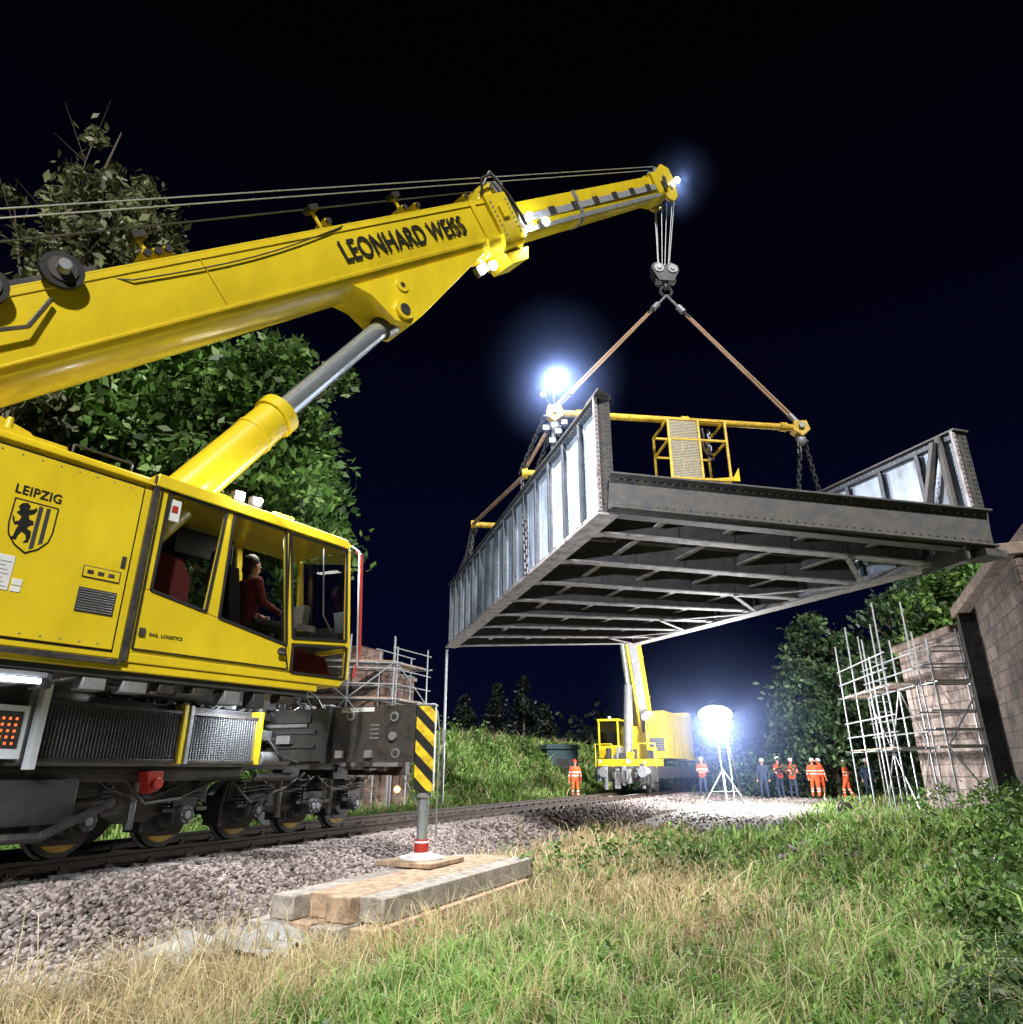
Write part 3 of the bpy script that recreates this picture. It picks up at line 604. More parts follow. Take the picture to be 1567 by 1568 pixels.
b=MB('radiator_panels',[GRL,BLK,GRY],CR,bevel=.008)
b.fbox(K,-.50,1.38,.60,.74,.12,.68,0); b.fbox(K,1.62,2.72,.60,.74,.12,.66,0)
for x0,x1 in ((-.54,1.40),(1.58,2.76)):
    b.fbox(K,x0,x1,.58,.76,.08,.12,1); b.fbox(K,x0,x1,.58,.76,.68,.72,1)
    n=int((x1-x0)/.045)
    for i in range(n+1): b.fbox(K,x0+.03+i*.045,x0+.036+i*.045,.74,.752,.12,.68,2)
b.done()
light('chassis_lamp','AREA',K(2.2,1.2,.95),45,(.9,.95,1),CR,.3,K(2.2,.6,.3))
b=MB('signal_box',[WHT,REDL,BLK],CR,bevel=.01)
b.fbox(K,-.98,-.62,.80,.86,.10,.62,0); b.fbox(K,-.92,-.68,.86,.875,.2,.56,2)
for i in range(3):
    for j in range(5): b.fbox(K,-.885+i*.065,-.86+i*.065,.875,.88,.235+j*.06,.26+j*.06,1)
b.fbox(K,-.54,-.46,.80,.90,.0,.88,0)
b.done()
b=MB('chassis_machinery',[BLK,DRK,GRY,RED,SIL,AMB],CR,bevel=.008)
rnd=random.Random(3)
for i in range(60):
    x=rnd.uniform(2.85,6.6); z=rnd.uniform(-.05,.95); w_=rnd.uniform(.05,.26); h_=rnd.uniform(.04,.18); y=rnd.uniform(.42,.62)
    b.fbox(K,x,x+w_,y-.1,y+.05,z,z+h_,rnd.choice([0,0,1,1,2]))
for i in range(22):
    x=rnd.uniform(2.7,6.0); z=rnd.uniform(.3,1.0); b.hose(K(x,.62,z),K(x+rnd.uniform(.5,1.1),.66,z+rnd.uniform(-.25,.2)),rnd.uniform(.05,.2),.016,6,rnd.choice([0,0,0,4]))
for i in range(16):
    x=rnd.uniform(-.6,3.0); b.hose(K(x,.5,.80),K(x+rnd.uniform(.3,.9),.5,.82),-rnd.uniform(.06,.16),.02,6,rnd.choice([0,0,1]))
for i in range(16):
    x=rnd.uniform(-2.5,3.2); z=rnd.uniform(.80,.84); b.fbox(K,x,x+rnd.uniform(.1,.35),.1,.45,z,z+rnd.uniform(.04,.14),rnd.choice([0,1,2]))
for x in (3.0,3.4,3.9): b.tube(K(x,.55,.72),K(x,.55,1.02),.09,.09,14,rnd.choice([0,1,2]))
b.tube(K(2.9,.7,.15),K(3.5,.7,.15),.10,.10,16,2); b.tube(K(2.9,.68,-.1),K(3.7,.68,-.1),.06,.06,12,0)
b.fbox(K,5.8,6.9,-2.2,.7,.05,.35,0); b.fbox(K,6.85,7.0,-2.2,.75,-.1,.7,0)
for q in (-1.6,.1): b.tube(K(7.0,q,.1),K(7.45,q,.1),.12,.12,14,1); b.tube(K(7.45,q,.1),K(7.5,q,.1),.22,.22,20,0)
b.sphere(K(6.6,.75,-.35),.06,mi=5)
b.prism([K(1.05,.55,-.02),K(1.30,.55,-.02),K(1.26,.55,-.24),K(1.12,.55,-.28)],K.ey*.16,3); b.tube(K(1.2,.72,-.16),K(1.2,.76,-.16),.07,.07,14,3)
b.done()
b=MB('wheelsets',[DRK,GRY,YEL2,BLK],CR)
WL=[.55,1.95,3.25,4.5,5.7]
for L in WL+[-3.5,-2.2]:
    for q in (.0,-1.5):
        c=K(L+ (0),q,-.57); s_=1 if q==0 else -1
        b.tube(c-K.ey*.02*s_,c+K.ey*.07*s_,.40,.39,36,0); b.tube(c-K.ey*.05*s_,c-K.ey*.02*s_,.43,.43,36,1)
        b.tube(c+K.ey*.07*s_,c+K.ey*.075*s_,.36,.36,36,3); b.tube(c+K.ey*.075*s_,c+K.ey*.085*s_,.26,.25,32,0); b.tube(c+K.ey*.085*s_,c+K.ey*.16*s_,.20,.16,24,0)
        if q==0:
            b.prism([c+K.ey*.078+K.ex*(.33*math.cos(a))+UP*(.33*math.sin(a)) for a in np.linspace(-2.3,-.9,8)],K.ey*.004,2)
    b.tube(K(L,-1.5,-.57),K(L,0,-.57),.08,.08,12,0)
b.done()
b=MB('bogie_frames',[BLK,DRK,GRY],CR,bevel=.012)
def bog(a,c):
    z=-.30; b.prism([K(a-.45,.20,z+.12),K(a-.45,.20,z-.12),K(a+.1,.20,z-.16),K((a+c)/2-.2,.20,z-.32),K((a+c)/2+.2,.20,z-.32),K(c-.1,.20,z-.16),K(c+.45,.20,z-.12),K(c+.45,.20,z+.12),K((a+c)/2+.3,.20,z+.2),K((a+c)/2-.3,.20,z+.2)],K.ey*.12,0)
    for x in (a,c):
        b.prism([K(x-.2,.24,-.34),K(x+.2,.24,-.34),K(x+.15,.24,-.66),K(x-.15,.24,-.66)],K.ey*.18,0); b.tube(K(x,.42,-.56),K(x,.50,-.56),.13,.11,20,1); b.tube(K(x,.50,-.56),K(x,.52,-.56),.05,.05,10,2)
        for k in range(6): b.tube(K(x+.09*math.cos(k*1.047),.50,-.56+.09*math.sin(k*1.047)),K(x+.09*math.cos(k*1.047),.512,-.56+.09*math.sin(k*1.047)),.012,.012,6,2)
        for d_ in (-.27,.27):
            for i in range(6): b.tube(K(x+d_,.36,-.46+i*.05),K(x+d_,.36,-.435+i*.05),.07,.07,14,1)
            b.fbox(K,x+d_-.09,x+d_+.09,.25,.45,-.52,-.47,0); b.fbox(K,x+d_-.09,x+d_+.09,.25,.45,-.17,-.13,0)
        b.fbox(K,x-.5,x-.44,-.05,.25,-.75,-.35,1); b.path([K(x-.47,.25,-.45),K(x-.47,.3,-.2),K(x-.3,.3,-.08)],.025,6,1)
    b.tube(K((a+c)/2,.3,-.7),K((a+c)/2,.3,-.05),.05,.05,10,2); b.fbox(K,(a+c)/2-.2,(a+c)/2+.2,.3,.5,-.15,.02,1)
    b.hose(K(a,.45,-.1),K(c,.45,-.1),.22,.018,6,0)
bog(-3.5,-2.2); bog(.55,1.95); bog(3.25,4.5); bog(4.6,5.7)
b.path([K(.9,.5,-.1),K(1.2,.55,-.4),K(1.8,.5,-.35),K(2.4,.5,-.1)],.025,6,0); b.path([K(2.6,.5,-.1),K(3.0,.55,-.45),K(3.8,.5,-.25),K(4.2,.5,-.05)],.02,6,0)
b.done()
AR=V(-1.22,10.25,0); A0=V(-3.9,11.35,0)
ax=(AR-A0).normalized(); ay=V(ax.y,-ax.x,0)
O=Fr(A0,ax,ay); Lo=(AR-A0).length
b=MB('outrigger_arm',[BLK,DRK,GRY,YEL,WHT],CR,bevel=.015)
b.fbox(O,-.3,1.35,-.25,.22,.12,.86,0); b.fbox(O,1.35,Lo-.1,-.18,.15,.10,.88,0)
b.fbox(O,.35,1.15,.22,.25,.50,.56,1); b.fbox(O,.35,1.15,.22,.25,.30,.34,1); b.fbox(O,.42,1.05,.22,.255,.66,.78,1)
b.fbox(O,1.3,1.38,-.28,.25,.08,.90,1); b.fbox(O,.5,.75,.22,.32,.36,.48,2); b.tube(O(.2,.24,.62),O(1.0,.24,.62),.03,.03,8,2)
for x,z in ((1.7,.75),(2.45,.72),(2.5,.22)): b.tube(O(x,.15,z),O(x,.165,z),.07,.07,18,2); b.tube(O(x,.165,z),O(x,.17,z),.045,.045,18,0)
b.fbox(O,1.53,2.1,.15,.158,.80,.86,4)
for i in range(4): b.fbox(O,2.05,2.2,.15,.156,.42+i*.06,.44+i*.06,2)
b.tube(O(2.45,.15,.45),O(2.45,.2,.45),.06,.06,12,2); b.fbox(O,1.5,1.62,.15,.2,.16,.26,4); b.fbox(O,2.0,2.12,.15,.2,.16,.26,2)
b.path([O(.1,.25,.7),O(.3,.35,.5),O(.6,.33,.2),O(.9,.25,.1)],.02,6,0)
for i in range(5): b.hose(O(-.3+i*.17,.0,.88),O(.3+i*.2,.05,.88),-.14-.03*i,.018,6,0)
b.done()
text('chassis_number','99 80 9471',.065,O(1.55,.16,.812),ax,UP,TEXT,CR,.01)
b=MB('outrigger_jack',[HAZ,CHR,RED,GRY,WHT,BLK],CR,bevel=.008)
J=Fr((AR.x,AR.y,0),(1,0,0),(0,1,0))
b.fbox(J,-.13,.13,-.13,.13,-.28,.86,0); b.fbox(J,-.14,.14,-.14,.14,.86,.89,3)
b.tube(J(0,0,-.28),J(0,0,-.95),.075,.075,24,1); b.tube(J(0,0,-.30),J(0,0,-.36),.11,.11,20,3)
b.tube(J(0,0,-.88),J(0,0,-1.04),.10,.10,24,2); b.tube(J(0,0,-.90),J(0,0,-.93),.104,.104,24,4)
b.tube(J(0,0,-1.04),J(0,0,-1.09),.14,.20,24,4); b.tube(J(0,0,-1.09),J(0,0,-1.12),.30,.30,28,4)
b.path([J(.15,0,.8),J(.19,0,.5),J(.19,0,-.9)],.012,6,3)
b.done()
# ------------------------------------------------------------ timber crib
TB=root('timber_stack',(-1.4,9.5,-1.4))
td=V(.42,.9075,0); tn=V(.9075,-.42,0); T=Fr((-1.80,7.95,0),td,tn)
b=MB('upper_timbers',[WOOD,WOODG],TB,bevel=.015)
for i in range(4): b.fbox(T,-.22+.16*(i%2)+random.uniform(-.06,.06),3.65+random.uniform(-.1,.15),-.62+i*.315,-.62+i*.315+.298,-1.42,-1.19+random.uniform(-.008,.008),[1,0,0,1][i])
b.done()
b=MB('lower_timbers',[WOODG,WOOD],TB,bevel=.015)
for i in range(4): b.fbox(T,-.38+.1*(i%2),3.3+random.uniform(-.2,.2),-.80+i*.40,-.80+i*.40+.30,-1.70,-1.424,i%2)
b.done()
b=MB('support_plate',[WOOD,WHT],TB,bevel=.01); T2=Fr((AR.x,AR.y,0),td,tn)
b.fbox(T2,-.45,.45,-.42,.42,-1.180,-1.12,0); b.done()
n=34; uu,vv=np.meshgrid(np.linspace(0,1,n),np.linspace(0,1,n)); cx=-3.3+uu*1.15+vv*.35+.05*np.sin(vv*11); cy=6.95+vv*1.35-uu*.1+.06*np.sin(uu*13)
cz=H(cx,cy)+.07+.05*np.sin(uu*9+vv*4)+.04*np.sin(vv*17-uu*6)+.02*np.random.rand(n,n)
idx=np.arange(n*n).reshape(n,n); fc=np.stack([idx[:-1,:-1],idx[:-1,1:],idx[1:,1:],idx[1:,:-1]],-1).reshape(-1,4)
npmesh('geotextile_sheet',np.stack([cx.ravel(),cy.ravel(),cz.ravel()],1),fc,TARP,smooth=True)
# ------------------------------------------------------------ bridge
BR=root('steel_bridge_section',(3,17,4.2))
cA=V(1.68,11.2,4.2); cB=V(-2.2,25,4.2); cC=V(8.2,11.2,3.5); cD=V(4.5,25,4.3)
def bl(u,v,z=0): return (cA*(1-u)+cC*u)*(1-v)+(cB*(1-u)+cD*u)*v+V(0,0,z)
GH=2.3
def girder(name,u,side):
    b=MB(name,[GIR,GIRD,GIRL,GIRS],BR,smooth=False)
    p=bl(u,0); q=bl(u,1); d=(q-p).normalized(); nrm=V(-d.y,d.x,0).normalized()*side
    G=Fr(p,d,nrm,UP); Lg=(q-p).length
    b.fbox(G,.06,Lg,-.012,.012,.0,GH,0)
    b.fbox(G,-.06,Lg+.06,-.17,.17,GH,GH+.035,1); b.fbox(G,0,Lg,-.10,-.012,GH-.12,GH-.001,3); b.fbox(G,0,Lg,.012,.10,GH-.12,GH-.001,3)
    b.fbox(G,-.06,Lg+.06,-.2,.2,-.04,.0,2); b.fbox(G,0,Lg,.012,.12,.001,.13,2)
    ns=15
    for i in range(ns):
        x=.9+i*(Lg-1.1)/(ns-1); w_=.15
        for sg in (1,-1):
            y0,y1=(.013,w_) if sg>0 else (-w_,-.013)
            b.fbox(G,x-.01,x+.01,y0,y1,.13,GH-.121,3)
            b.fbox(G,x-.075,x+.0,(w_-.02 if sg>0 else -w_),(w_ if sg>0 else -w_+.02),.13,GH-.121,3)
            b.fbox(G,x-.07,x+.07,(.0125 if sg>0 else -.03),(.03 if sg>0 else -.0125),.13,GH-.121,0)
        for k in range(14):
            z=.25+k*.14
            for sx in (-.045,.045): b.tube(G(x+sx,.03,z),G(x+sx,.045,z),.017,.010,6,0)
    b.fbox(G,.08,.75,.012,.022,.14,GH-.13,0)
    for k in range(22):
        z=.2+k*.093
        for sx in (.13,.2,.62,.69): b.tube(G(sx,.022,z),G(sx,.037,z),.017,.010,6,0)
    for k in range(int(Lg/.12)):
        b.tube(G(.06+k*.12,.12,.065),G(.06+k*.12,.135,.065),.018,.01,6,2)
        b.tube(G(.06+k*.12,.10,GH-.06),G(.06+k*.12,.115,GH-.06),.018,.01,6,0)
    b.fbox(G,.0,.05,-.16,.16,.0,GH,1); b.fbox(G,-.02,.03,.1,.17,.05,GH,2)
    for k in range(24): 
        for y in (-.12,-.06,.06,.13): b.tube(G(.0-.02*(y>.1),y,.1+k*.09),G(-.02-.02*(y>.1),y,.1+k*.09),.016,.01,6,1)
    return b,G,Lg
b,G,Lg=girder('left_main_girder',0,1)
b.prism([G(-.06,-.17,GH+.036),G(.35,-.17,GH+.036),G(.35,.17,GH+.036),G(-.25,.17,GH+.036)],UP*.03,1)
b.done()
b,G2,Lg2=girder('right_main_girder',1,1)
b.beam(G2(1.15,.2,.15),G2(.35,.2,GH-.1),.08,.16,1,G2.ey); b.beam(G2(.3,.14,.0),G2(.3,.14,GH),.12,.10,1)
b.beam(G2(1.3,.1,.0),G2(.0,.45,.0),.05,.3,1)
b.prism([G2(-.15,-.2,.0),G2(.3,-.2,.0),G2(.3,.25,.0),G2(-.2,.3,-.0)],UP*-.12,1)
b.done()
b=MB('cross_girders',[GIRD,GIRL,GIRD],BR,smooth=False)
vsx=[.005]+[.075+i*.1315 for i in range(8)]; vsx=[min(v,.995) for v in vsx]
for i,v in enumerate(vsx):
    h=.52; p=bl(.015,v,h/2); q=bl(.985,v,h/2); b.ibeam(p,q,h,.24,.028,0,1 if i else 0)
    if i:
        for u in (.12,.28,.44,.6,.76,.9): 
            b.beam(bl(u,v,.04),bl(u,v,.48),.16,.014,0,V(.27,-.96,0))
for i in range(len(vsx)-1):
    for u in (.2,.4,.6,.8):
        b.ibeam(bl(u,vsx[i]+.008,.34),bl(u,vsx[i+1]-.008,.34),.3,.13,.02,0,1)
b.beam(bl(.0,-.008,.36),bl(1,-.008,.36),.03,.62,2); b.beam(bl(0,-.012,.68),bl(1,-.012,.68),.22,.03,2); b.beam(bl(0,-.012,.055),bl(1,-.012,.055),.16,.03,2)
for i in range(46): 
    u=.02+i*.0213; b.tube(bl(u,-.012,.60),bl(u,-.014,.60),.018,.012,6,2); b.tube(bl(u,-.012,.13),bl(u,-.014,.13),.018,.012,6,2)
for v in vsx[1:]:
    for u,s_ in ((.0,1),(1,-1)):
        b.prism([bl(u,v-.022,-.0),bl(u,v+.022,0),bl(u+s_*.055,v+.006,0),bl(u+s_*.055,v-.006,0)],UP*-.018,1)
b.done()
b=MB('deck_plate',[GIRD],BR,smooth=False)
b.add([bl(.01,.01,.53),bl(.99,.01,.53),bl(.99,.99,.53),bl(.01,.99,.53),bl(.01,.01,.56),bl(.99,.01,.56),bl(.99,.99,.56),bl(.01,.99,.56)],[(0,3,2,1),(4,5,6,7),(0,1,5,4),(1,2,6,5),(2,3,7,6),(3,0,4,7)])
b.done()
b=MB('wind_bracing',[GIRL],BR,smooth=False)
for i in range(1,8):
    b.beam(bl(.75,vsx[i],-.03),bl(1,vsx[min(i+1,8)],-.03),.10,.02) if i%2 else b.beam(bl(1,vsx[i],-.03),bl(.75,vsx[min(i+1,8)],-.03),.10,.02)
b.done()
b=MB('graffiti',[WHT],BR)
rg=random.Random(5)
for k in range(8):
    x=3.6-k*.28; z=1.0+rg.uniform(-.1,.1)
    pts=[G2(x+rg.uniform(-.10,.10),.024,z+rg.uniform(-.16,.18)) for _ in range(4)]; b.path(pts,.010,4)
b.done()
# ------------------------------------------------------------ rigging
RG=root('lifting_spreader_frame',(4.2,15.4,8.3))
sL=V(1.07,15.0,8.3); sR=V(7.48,15.8,8.3); hook=V(hk.x+.12,hk.y,12.72)
b=MB('spreader_beam',[YEL2,BLK,GRY],RG,bevel=.006)
b.tube(sL-(sR-sL)*.01,sR,.085,.085,16,0)
for t in (.0,.1,.52,.93,.99):
    p=sL.lerp(sR,t); d=(sR-sL).normalized(); b.tube(p-d*.09,p+d*.09,.12,.12,16,0)
for p in (sL,sR): 
    b.prism([p+V(-.16,-.13,.16),p+V(.16,-.13,.16),p+V(.22,-.13,-.1),p+V(0,-.13,-.28),p+V(-.22,-.13,-.1)],V(0,.26,0),0); b.tube(p+V(0,-.2,0),p+V(0,.2,0),.08,.08,12,2)
b.done()
b=MB('slings',[ORW,GRY,BLK],RG)
for e_,off in ((sL,.12),(sR,.12)):
    e2=e_+V(0,0,off); d=(e2-hook); n_=d.normalized()
    b.tube(hook,hook+n_*.55,.035,.035,8,1); b.tube(hook+n_*.5,hook+n_*.75,.09,.09,10,1); b.tube(hook+n_*.75,hook+n_*1.0,.05,.05,8,2)
    for s_ in (-.035,.035): b.tube(hook+n_*.9+V(s_,0,0),e2-n_*.2+V(s_*1.6,0,0),.030,.030,8,0)
    b.tube(e2-n_*.35,e2,.07,.07,10,1)
Fb=V(-1.35,22.4,8.0); Nb=V(.32,16.1,7.15)
b.tube(sL+V(-.1,.1,-.3),Nb+V(0,.1,.1),.05,.05,8,0); b.tube(Nb+V(0,.2,.0),Fb,.06,.06,8,0)
b.tube(sL+V(0,0,-.25),sL+V(-.05,.2,-.9),.06,.06,8,1)
b.done()
b=MB('lower_bars',[YEL2,GRY],RG,bevel=.005)
b.tube(Fb,Fb+V(1.9,.3,0),.1,.1,14,0); b.tube(Nb,Nb+V(1.6,.2,0),.1,.1,14,0)
rb=V(7.35,16.3,6.35); b.tube(rb+V(-.3,0,0),rb+V(.75,.1,.0),.09,.09,14,0)
for p in (Fb,Nb,rb,rb+V(.7,.1,0)): b.tube(p+V(-.05,0,0),p+V(.1,0,0),.15,.15,14,0)
b.done()
b=MB('chains',[DRK,GRY],RG)
for a,c in ((sL+V(-.25,0,-.1),Nb+V(-.1,0,0)),(sL+V(.0,.1,-.2),Nb+V(.3,0,0)),(Nb+V(-.05,0,-.1),G(4.15,.22,.0)),(Nb+V(.12,0,-.1),bl(.04,.27,2.3)),(Fb,bl(0,.87,2.4)),(Fb+V(.1,.6,0),bl(0,.95,2.4)),(Fb+V(.1,0,0),bl(.0,.80,2.4)),(sR+V(0,0,-.2),rb),(sR+V(.05,0,-.2),rb+V(.7,.1,0)),(rb,bl(.93,.33,.6)),(rb+V(.7,.1,0),bl(.99,.38,2.2)),(sR+V(-.08,0,-.2),sR+V(-.1,0,-.7))):
    b.chain(a,c,.024,.13,0)
for p in (sL,sR): b.sphere(p+V(0,0,-.35),.13,.1,.16,10,1); b.tube(p+V(-.15,0,-.3),p+V(.15,0,-.4),.05,.05,8,0)
for dx,dz in ((-.2,-.45),(.1,-.55),(.25,-.3),(-.05,-.8)): b.sphere(sL+V(dx,0,dz),.09,.08,.12,10,0); b.fbox(Fr(sL+V(dx,0,dz),(1,0,0),(0,1,0)),-.1,.05,-.08,.05,-.05,.08,0)
b.done()
b=MB('spreader_floodlights',[BLK,LED],RG)
fl=[(sL+V(-.02,-.25,.75),.12),(sL+V(.42,-.2,.50),.055),(sL+V(-.28,-.25,.38),.055)]
for p,r in fl:
    b.fbox(Fr(p,(1,0,0),(0,1,0)),-r,r,.0,.12,-r,r,0); b.sphere(p,r,.05,r,12,1); b.tube(p+V(0,.08,0),sL+V(0,0,.1),.02,.02,6,0)
b.done()
light('spreader_flood','SPOT',fl[0][0]+V(0,-.25,0),4200,(.95,.97,1),RG,.1,V(2.5,8,-1),130)
light('spreader_glare','POINT',fl[0][0]+V(0,-.35,0),110,(.8,.9,1),RG,.05)
halo('spreader_halo',fl[0][0]+V(0,-.35,0),2.1,.06,(.34,.48,1),RG)
CG=root('work_basket',(5,15.6,7.2))
C=Fr((4.60,15.2,0),(.99,.12,0),(-.12,.99,0)); 
b=MB('basket_frame',[YEL2,YEL],CG,bevel=.004)
x0,x1,y0,y1,z0,z1=-.75,.72,-.1,1.0,6.55,8.15
for x in (x0,x1,.02):
    for y in (y0,y1): b.beam(C(x,y,z0),C(x,y,z1),.055,.055,0)
for z in (z0,z0+1.05,z1):
    for y in (y0,y1): b.beam(C(x0,y,z),C(x1,y,z),.055,.055,0)
    for x in (x0,x1): b.beam(C(x,y0,z),C(x,y1,z),.055,.055,0)
b.fbox(C,x0,x1,y0,y1,z0-.06,z0-.03,1); b.prism([C(.02,y0,z0),C(.95,y0,z0),C(.95,y0,z0+.35),C(.80,y0,z0+.1)],C.ey*.05,1)
b.done()
b=MB('basket_mesh_panel',[mat('perforated_panel',(.45,.40,.28),.5,var=.4,scale=30)],CG)
for i in range(16): b.fbox(C,x0+.03+i*.043,x0+.052+i*.043,y0-.012,y0-.002,z0+.03,z1-.03)
for i in range(36): b.fbox(C,x0+.03,-.02,y0-.018,y0-.012,z0+.04+i*.042,z0+.062+i*.042)
b.done()
b=MB('basket_gear',[BLK,GRY],CG); b.path([C(.3,.3,z1),C(.35,.3,z1-.4),C(.5,.25,z1-.9),C(.3,.25,z1-.7),C(.25,.3,z1-.3)],.03,8,0); b.chain(C(.5,.4,z1),C(.5,.4,z1-.8),.02,.1,1); b.done()
# ------------------------------------------------------------ abutments
a_t=math.atan2(TD[1],TD[0])
STONE=brickmat('sandstone_masonry',(.46,.36,.32),(.32,.25,.22),(.16,.13,.12),-a_t,.75,.36)
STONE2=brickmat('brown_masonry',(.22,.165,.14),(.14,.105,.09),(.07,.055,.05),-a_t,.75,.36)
SHADED=brickmat('shaded_masonry',(.040,.032,.030),(.028,.023,.022),(.015,.013,.013),-a_t,.8,.38)  # near-black stone, the shade on the wall's edge put into its colour
BRK=brickmat('brick_masonry',(.36,.20,.15),(.25,.14,.11),(.2,.17,.15),-a_t,.26,.085)
td3=V(TD[0],TD[1],0); tr3=V(TR[0],TR[1],0)
AB=root('stone_abutment',(14,21,0))
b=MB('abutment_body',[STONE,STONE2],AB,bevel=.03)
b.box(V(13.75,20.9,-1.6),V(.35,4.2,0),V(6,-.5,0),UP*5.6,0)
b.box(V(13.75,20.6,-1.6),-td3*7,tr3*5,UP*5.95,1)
b.done()
b=MB('abutment_pilaster',[SHADED],AB,bevel=.02); b.box(V(13.72,20.9,-1.6),-td3*2.1-tr3*.25,tr3*.7,UP*5.75); b.done()
b=MB('coping',[mat('coping_stone',(.32,.24,.20),.9,var=.6,bump=.8,bscale=9,scale=3)],AB,bevel=.03)
b.box(V(13.55,20.8,4.36),-td3*7.2,tr3*1.0,UP*.28); b.box(V(13.6,21.1,4.0),V(.35,4.2,0),V(1,-.1,0),UP*.22)
b.box(V(14.3,20.4,4.65),-td3*6.5,tr3*.6,UP*.7)
b.done()
AB2=root('brick_abutment',(-6,25,0))
b=MB('abutment_body',[BRK],AB2,bevel=.02)
o=V(-4.55,24.3,-1.6); b.box(o,td3*2.2,-tr3*4.6,UP*4.7)
b.box(o+UP*4.7-tr3*.6,td3*2,-tr3*3,UP*.7); b.box(o+UP*5.4-tr3*1.0,td3*1.5,-tr3*2.3,UP*.4)
b.box(o-td3*1.2,td3*1.2,-tr3*.7,UP*3.4); b.done()
b=MB('coping',[MATS['coping_stone']],AB2,bevel=.02); b.box(o+UP*4.7+tr3*.06,td3*2.3,-tr3*.66,UP*.14); b.box(o-td3*1.25+UP*3.4+tr3*.05,td3*1.25,-tr3*.8,UP*.14); b.done()
def scaffold(name,o,ex,nb,bay,ey,dp,levels,top,z0=-1.4,seed=1):
    R=root(name,(o[0],o[1],z0)); rr=random.Random(seed); ex=Vector(ex).normalized(); ey=Vector(ey).normalized(); o=V(o[0],o[1],0)
    b=MB('tubes',[SIL],R); p=MB('planks',[WOOD],R)
    for i in range(nb+1):
        for j in (0,1):
            q=o+ex*(i*bay)+ey*(j*dp); zt=top+rr.uniform(-.2,.9); b.tube(q+UP*z0,q+UP*zt,.026,.026,6); b.tube(q+UP*z0,q+UP*(z0+.03),.09,.09,8)
        for z in levels:
            q=o+ex*(i*bay); b.tube(q-ey*.2+UP*z,q+ey*(dp+.2)+UP*z,.026,.026,6)
    for z in levels:
        for j in (0,1):
            q=o+ey*(j*dp)
            for dz in (0,.5,1.0): 
                if z+dz<top+.2: b.tube(q-ex*.25+UP*(z+dz),q+ex*(nb*bay+.25)+UP*(z+dz+rr.uniform(-.03,.03)),.024,.024,6)
        for k in range(3): p.box(o+ey*(.05+k*.28)+UP*(z+.03),ex*(nb*bay),ey*.25,UP*.04)
    zz=[z0]+list(levels)
    for i in range(nb):
        for k in range(len(zz)-1):
            a=o+ex*(i*bay); 
            if (i+k)%2: b.tube(a+UP*zz[k],a+ex*bay+UP*zz[k+1],.022,.022,6)
            else: b.tube(a+ex*bay+UP*zz[k],a+UP*zz[k+1],.022,.022,6)
    b.done(); p.done(); return R
scaffold('scaffolding',(12.75,22.0),(.15,1,0),3,1.5,(-1,.1,0),.9,(.6,2.5),4.3,-1.35,2)
scaffold('scaffolding',(12.3,20.3),(1,-.12,0),1,1.3,(.1,1,0),.8,(.6,2.4),3.6,-1.35,3)
scaffold('scaffolding',(-3.9,23.6),(TD[0],TD[1],0),1,2.0,(-TR[0],-TR[1],0),.7,(.5,2.2,3.4),3.9,-1.35,4)
scaffold('scaffolding',(-6.9,22.8),(.97,.2,0),2,1.5,(-.2,.97,0),.7,(.5,2.2,3.4),3.6,-1.35,5)
PO=root('signal_mast',(-2.4,25,-1.3)); b=MB('mast',[SIL,GRY],PO); b.tube((-2.35,25,-1.4),(-2.35,25,4.1),.05,.045,10); b.fbox(Fr((-2.35,25,0),(1,0,0),(0,1,0)),-.15,.15,-.15,.15,-1.45,-1.3,1); b.fbox(Fr((-2.35,25,0),(1,0,0),(0,1,0)),-.05,.06,-.09,-.05,.9,1.3,1); b.done()
LD=root('ladder',(12,21.5,-1.3)); b=MB('ladder_rails_and_rungs',[SIL],LD)
l0=V(11.4,21.6,-1.3); l1=V(11.75,22.3,3.4)
for s_ in (-.2,.2): b.tube(l0+V(s_,0,0),l1+V(s_,0,0),.025,.025,6)
for i in range(15): p=l0.lerp(l1,(i+.5)/15); b.tube(p+V(-.2,0,0),p+V(.2,0,0),.016,.016,6)
b.done()
# ------------------------------------------------------------ balloon light
BL=root('balloon_light_tower',(7.8,26.9,-1.3)); g=float(H(7.8,26.9)); bp_=V(7.8,26.9,g)
b=MB('mast_and_tripod',[SIL,BLK],BL)
b.tube(bp_+UP*.5,bp_+V(-.12,0,2.95-g-1.3+.2),.03,.022,8)
for a in range(3):
    t=a*2.09+.3; b.tube(bp_+UP*1.3,bp_+V(math.cos(t)*.95,math.sin(t)*.95,0.0),.022,.022,6); b.tube(bp_+UP*.55,bp_+V(math.cos(t)*.55,math.sin(t)*.55,.55),.012,.012,6)
b.path([bp_+V(-.1,0,3),bp_+V(.3,.1,2.6),bp_+V(.45,.1,1.5),bp_+V(.7,.2,.1)],.014,6,1)
b.tube(bp_+V(.48,.5,0),bp_+V(.40,.5,3.0),.02,.02,6)
b.done()
b=MB('balloon_envelope',[BAL],BL); bc=V(7.72,26.9,1.95); b.sphere(bc,.62,.62,.33,24); b.done()
light('balloon_lamp','POINT',bc-V(0,.0,.50),5600,(.98,.98,1),BL,.3)
halo('lamp_halo',bc,4.8,.030,(.36,.50,1),BL)
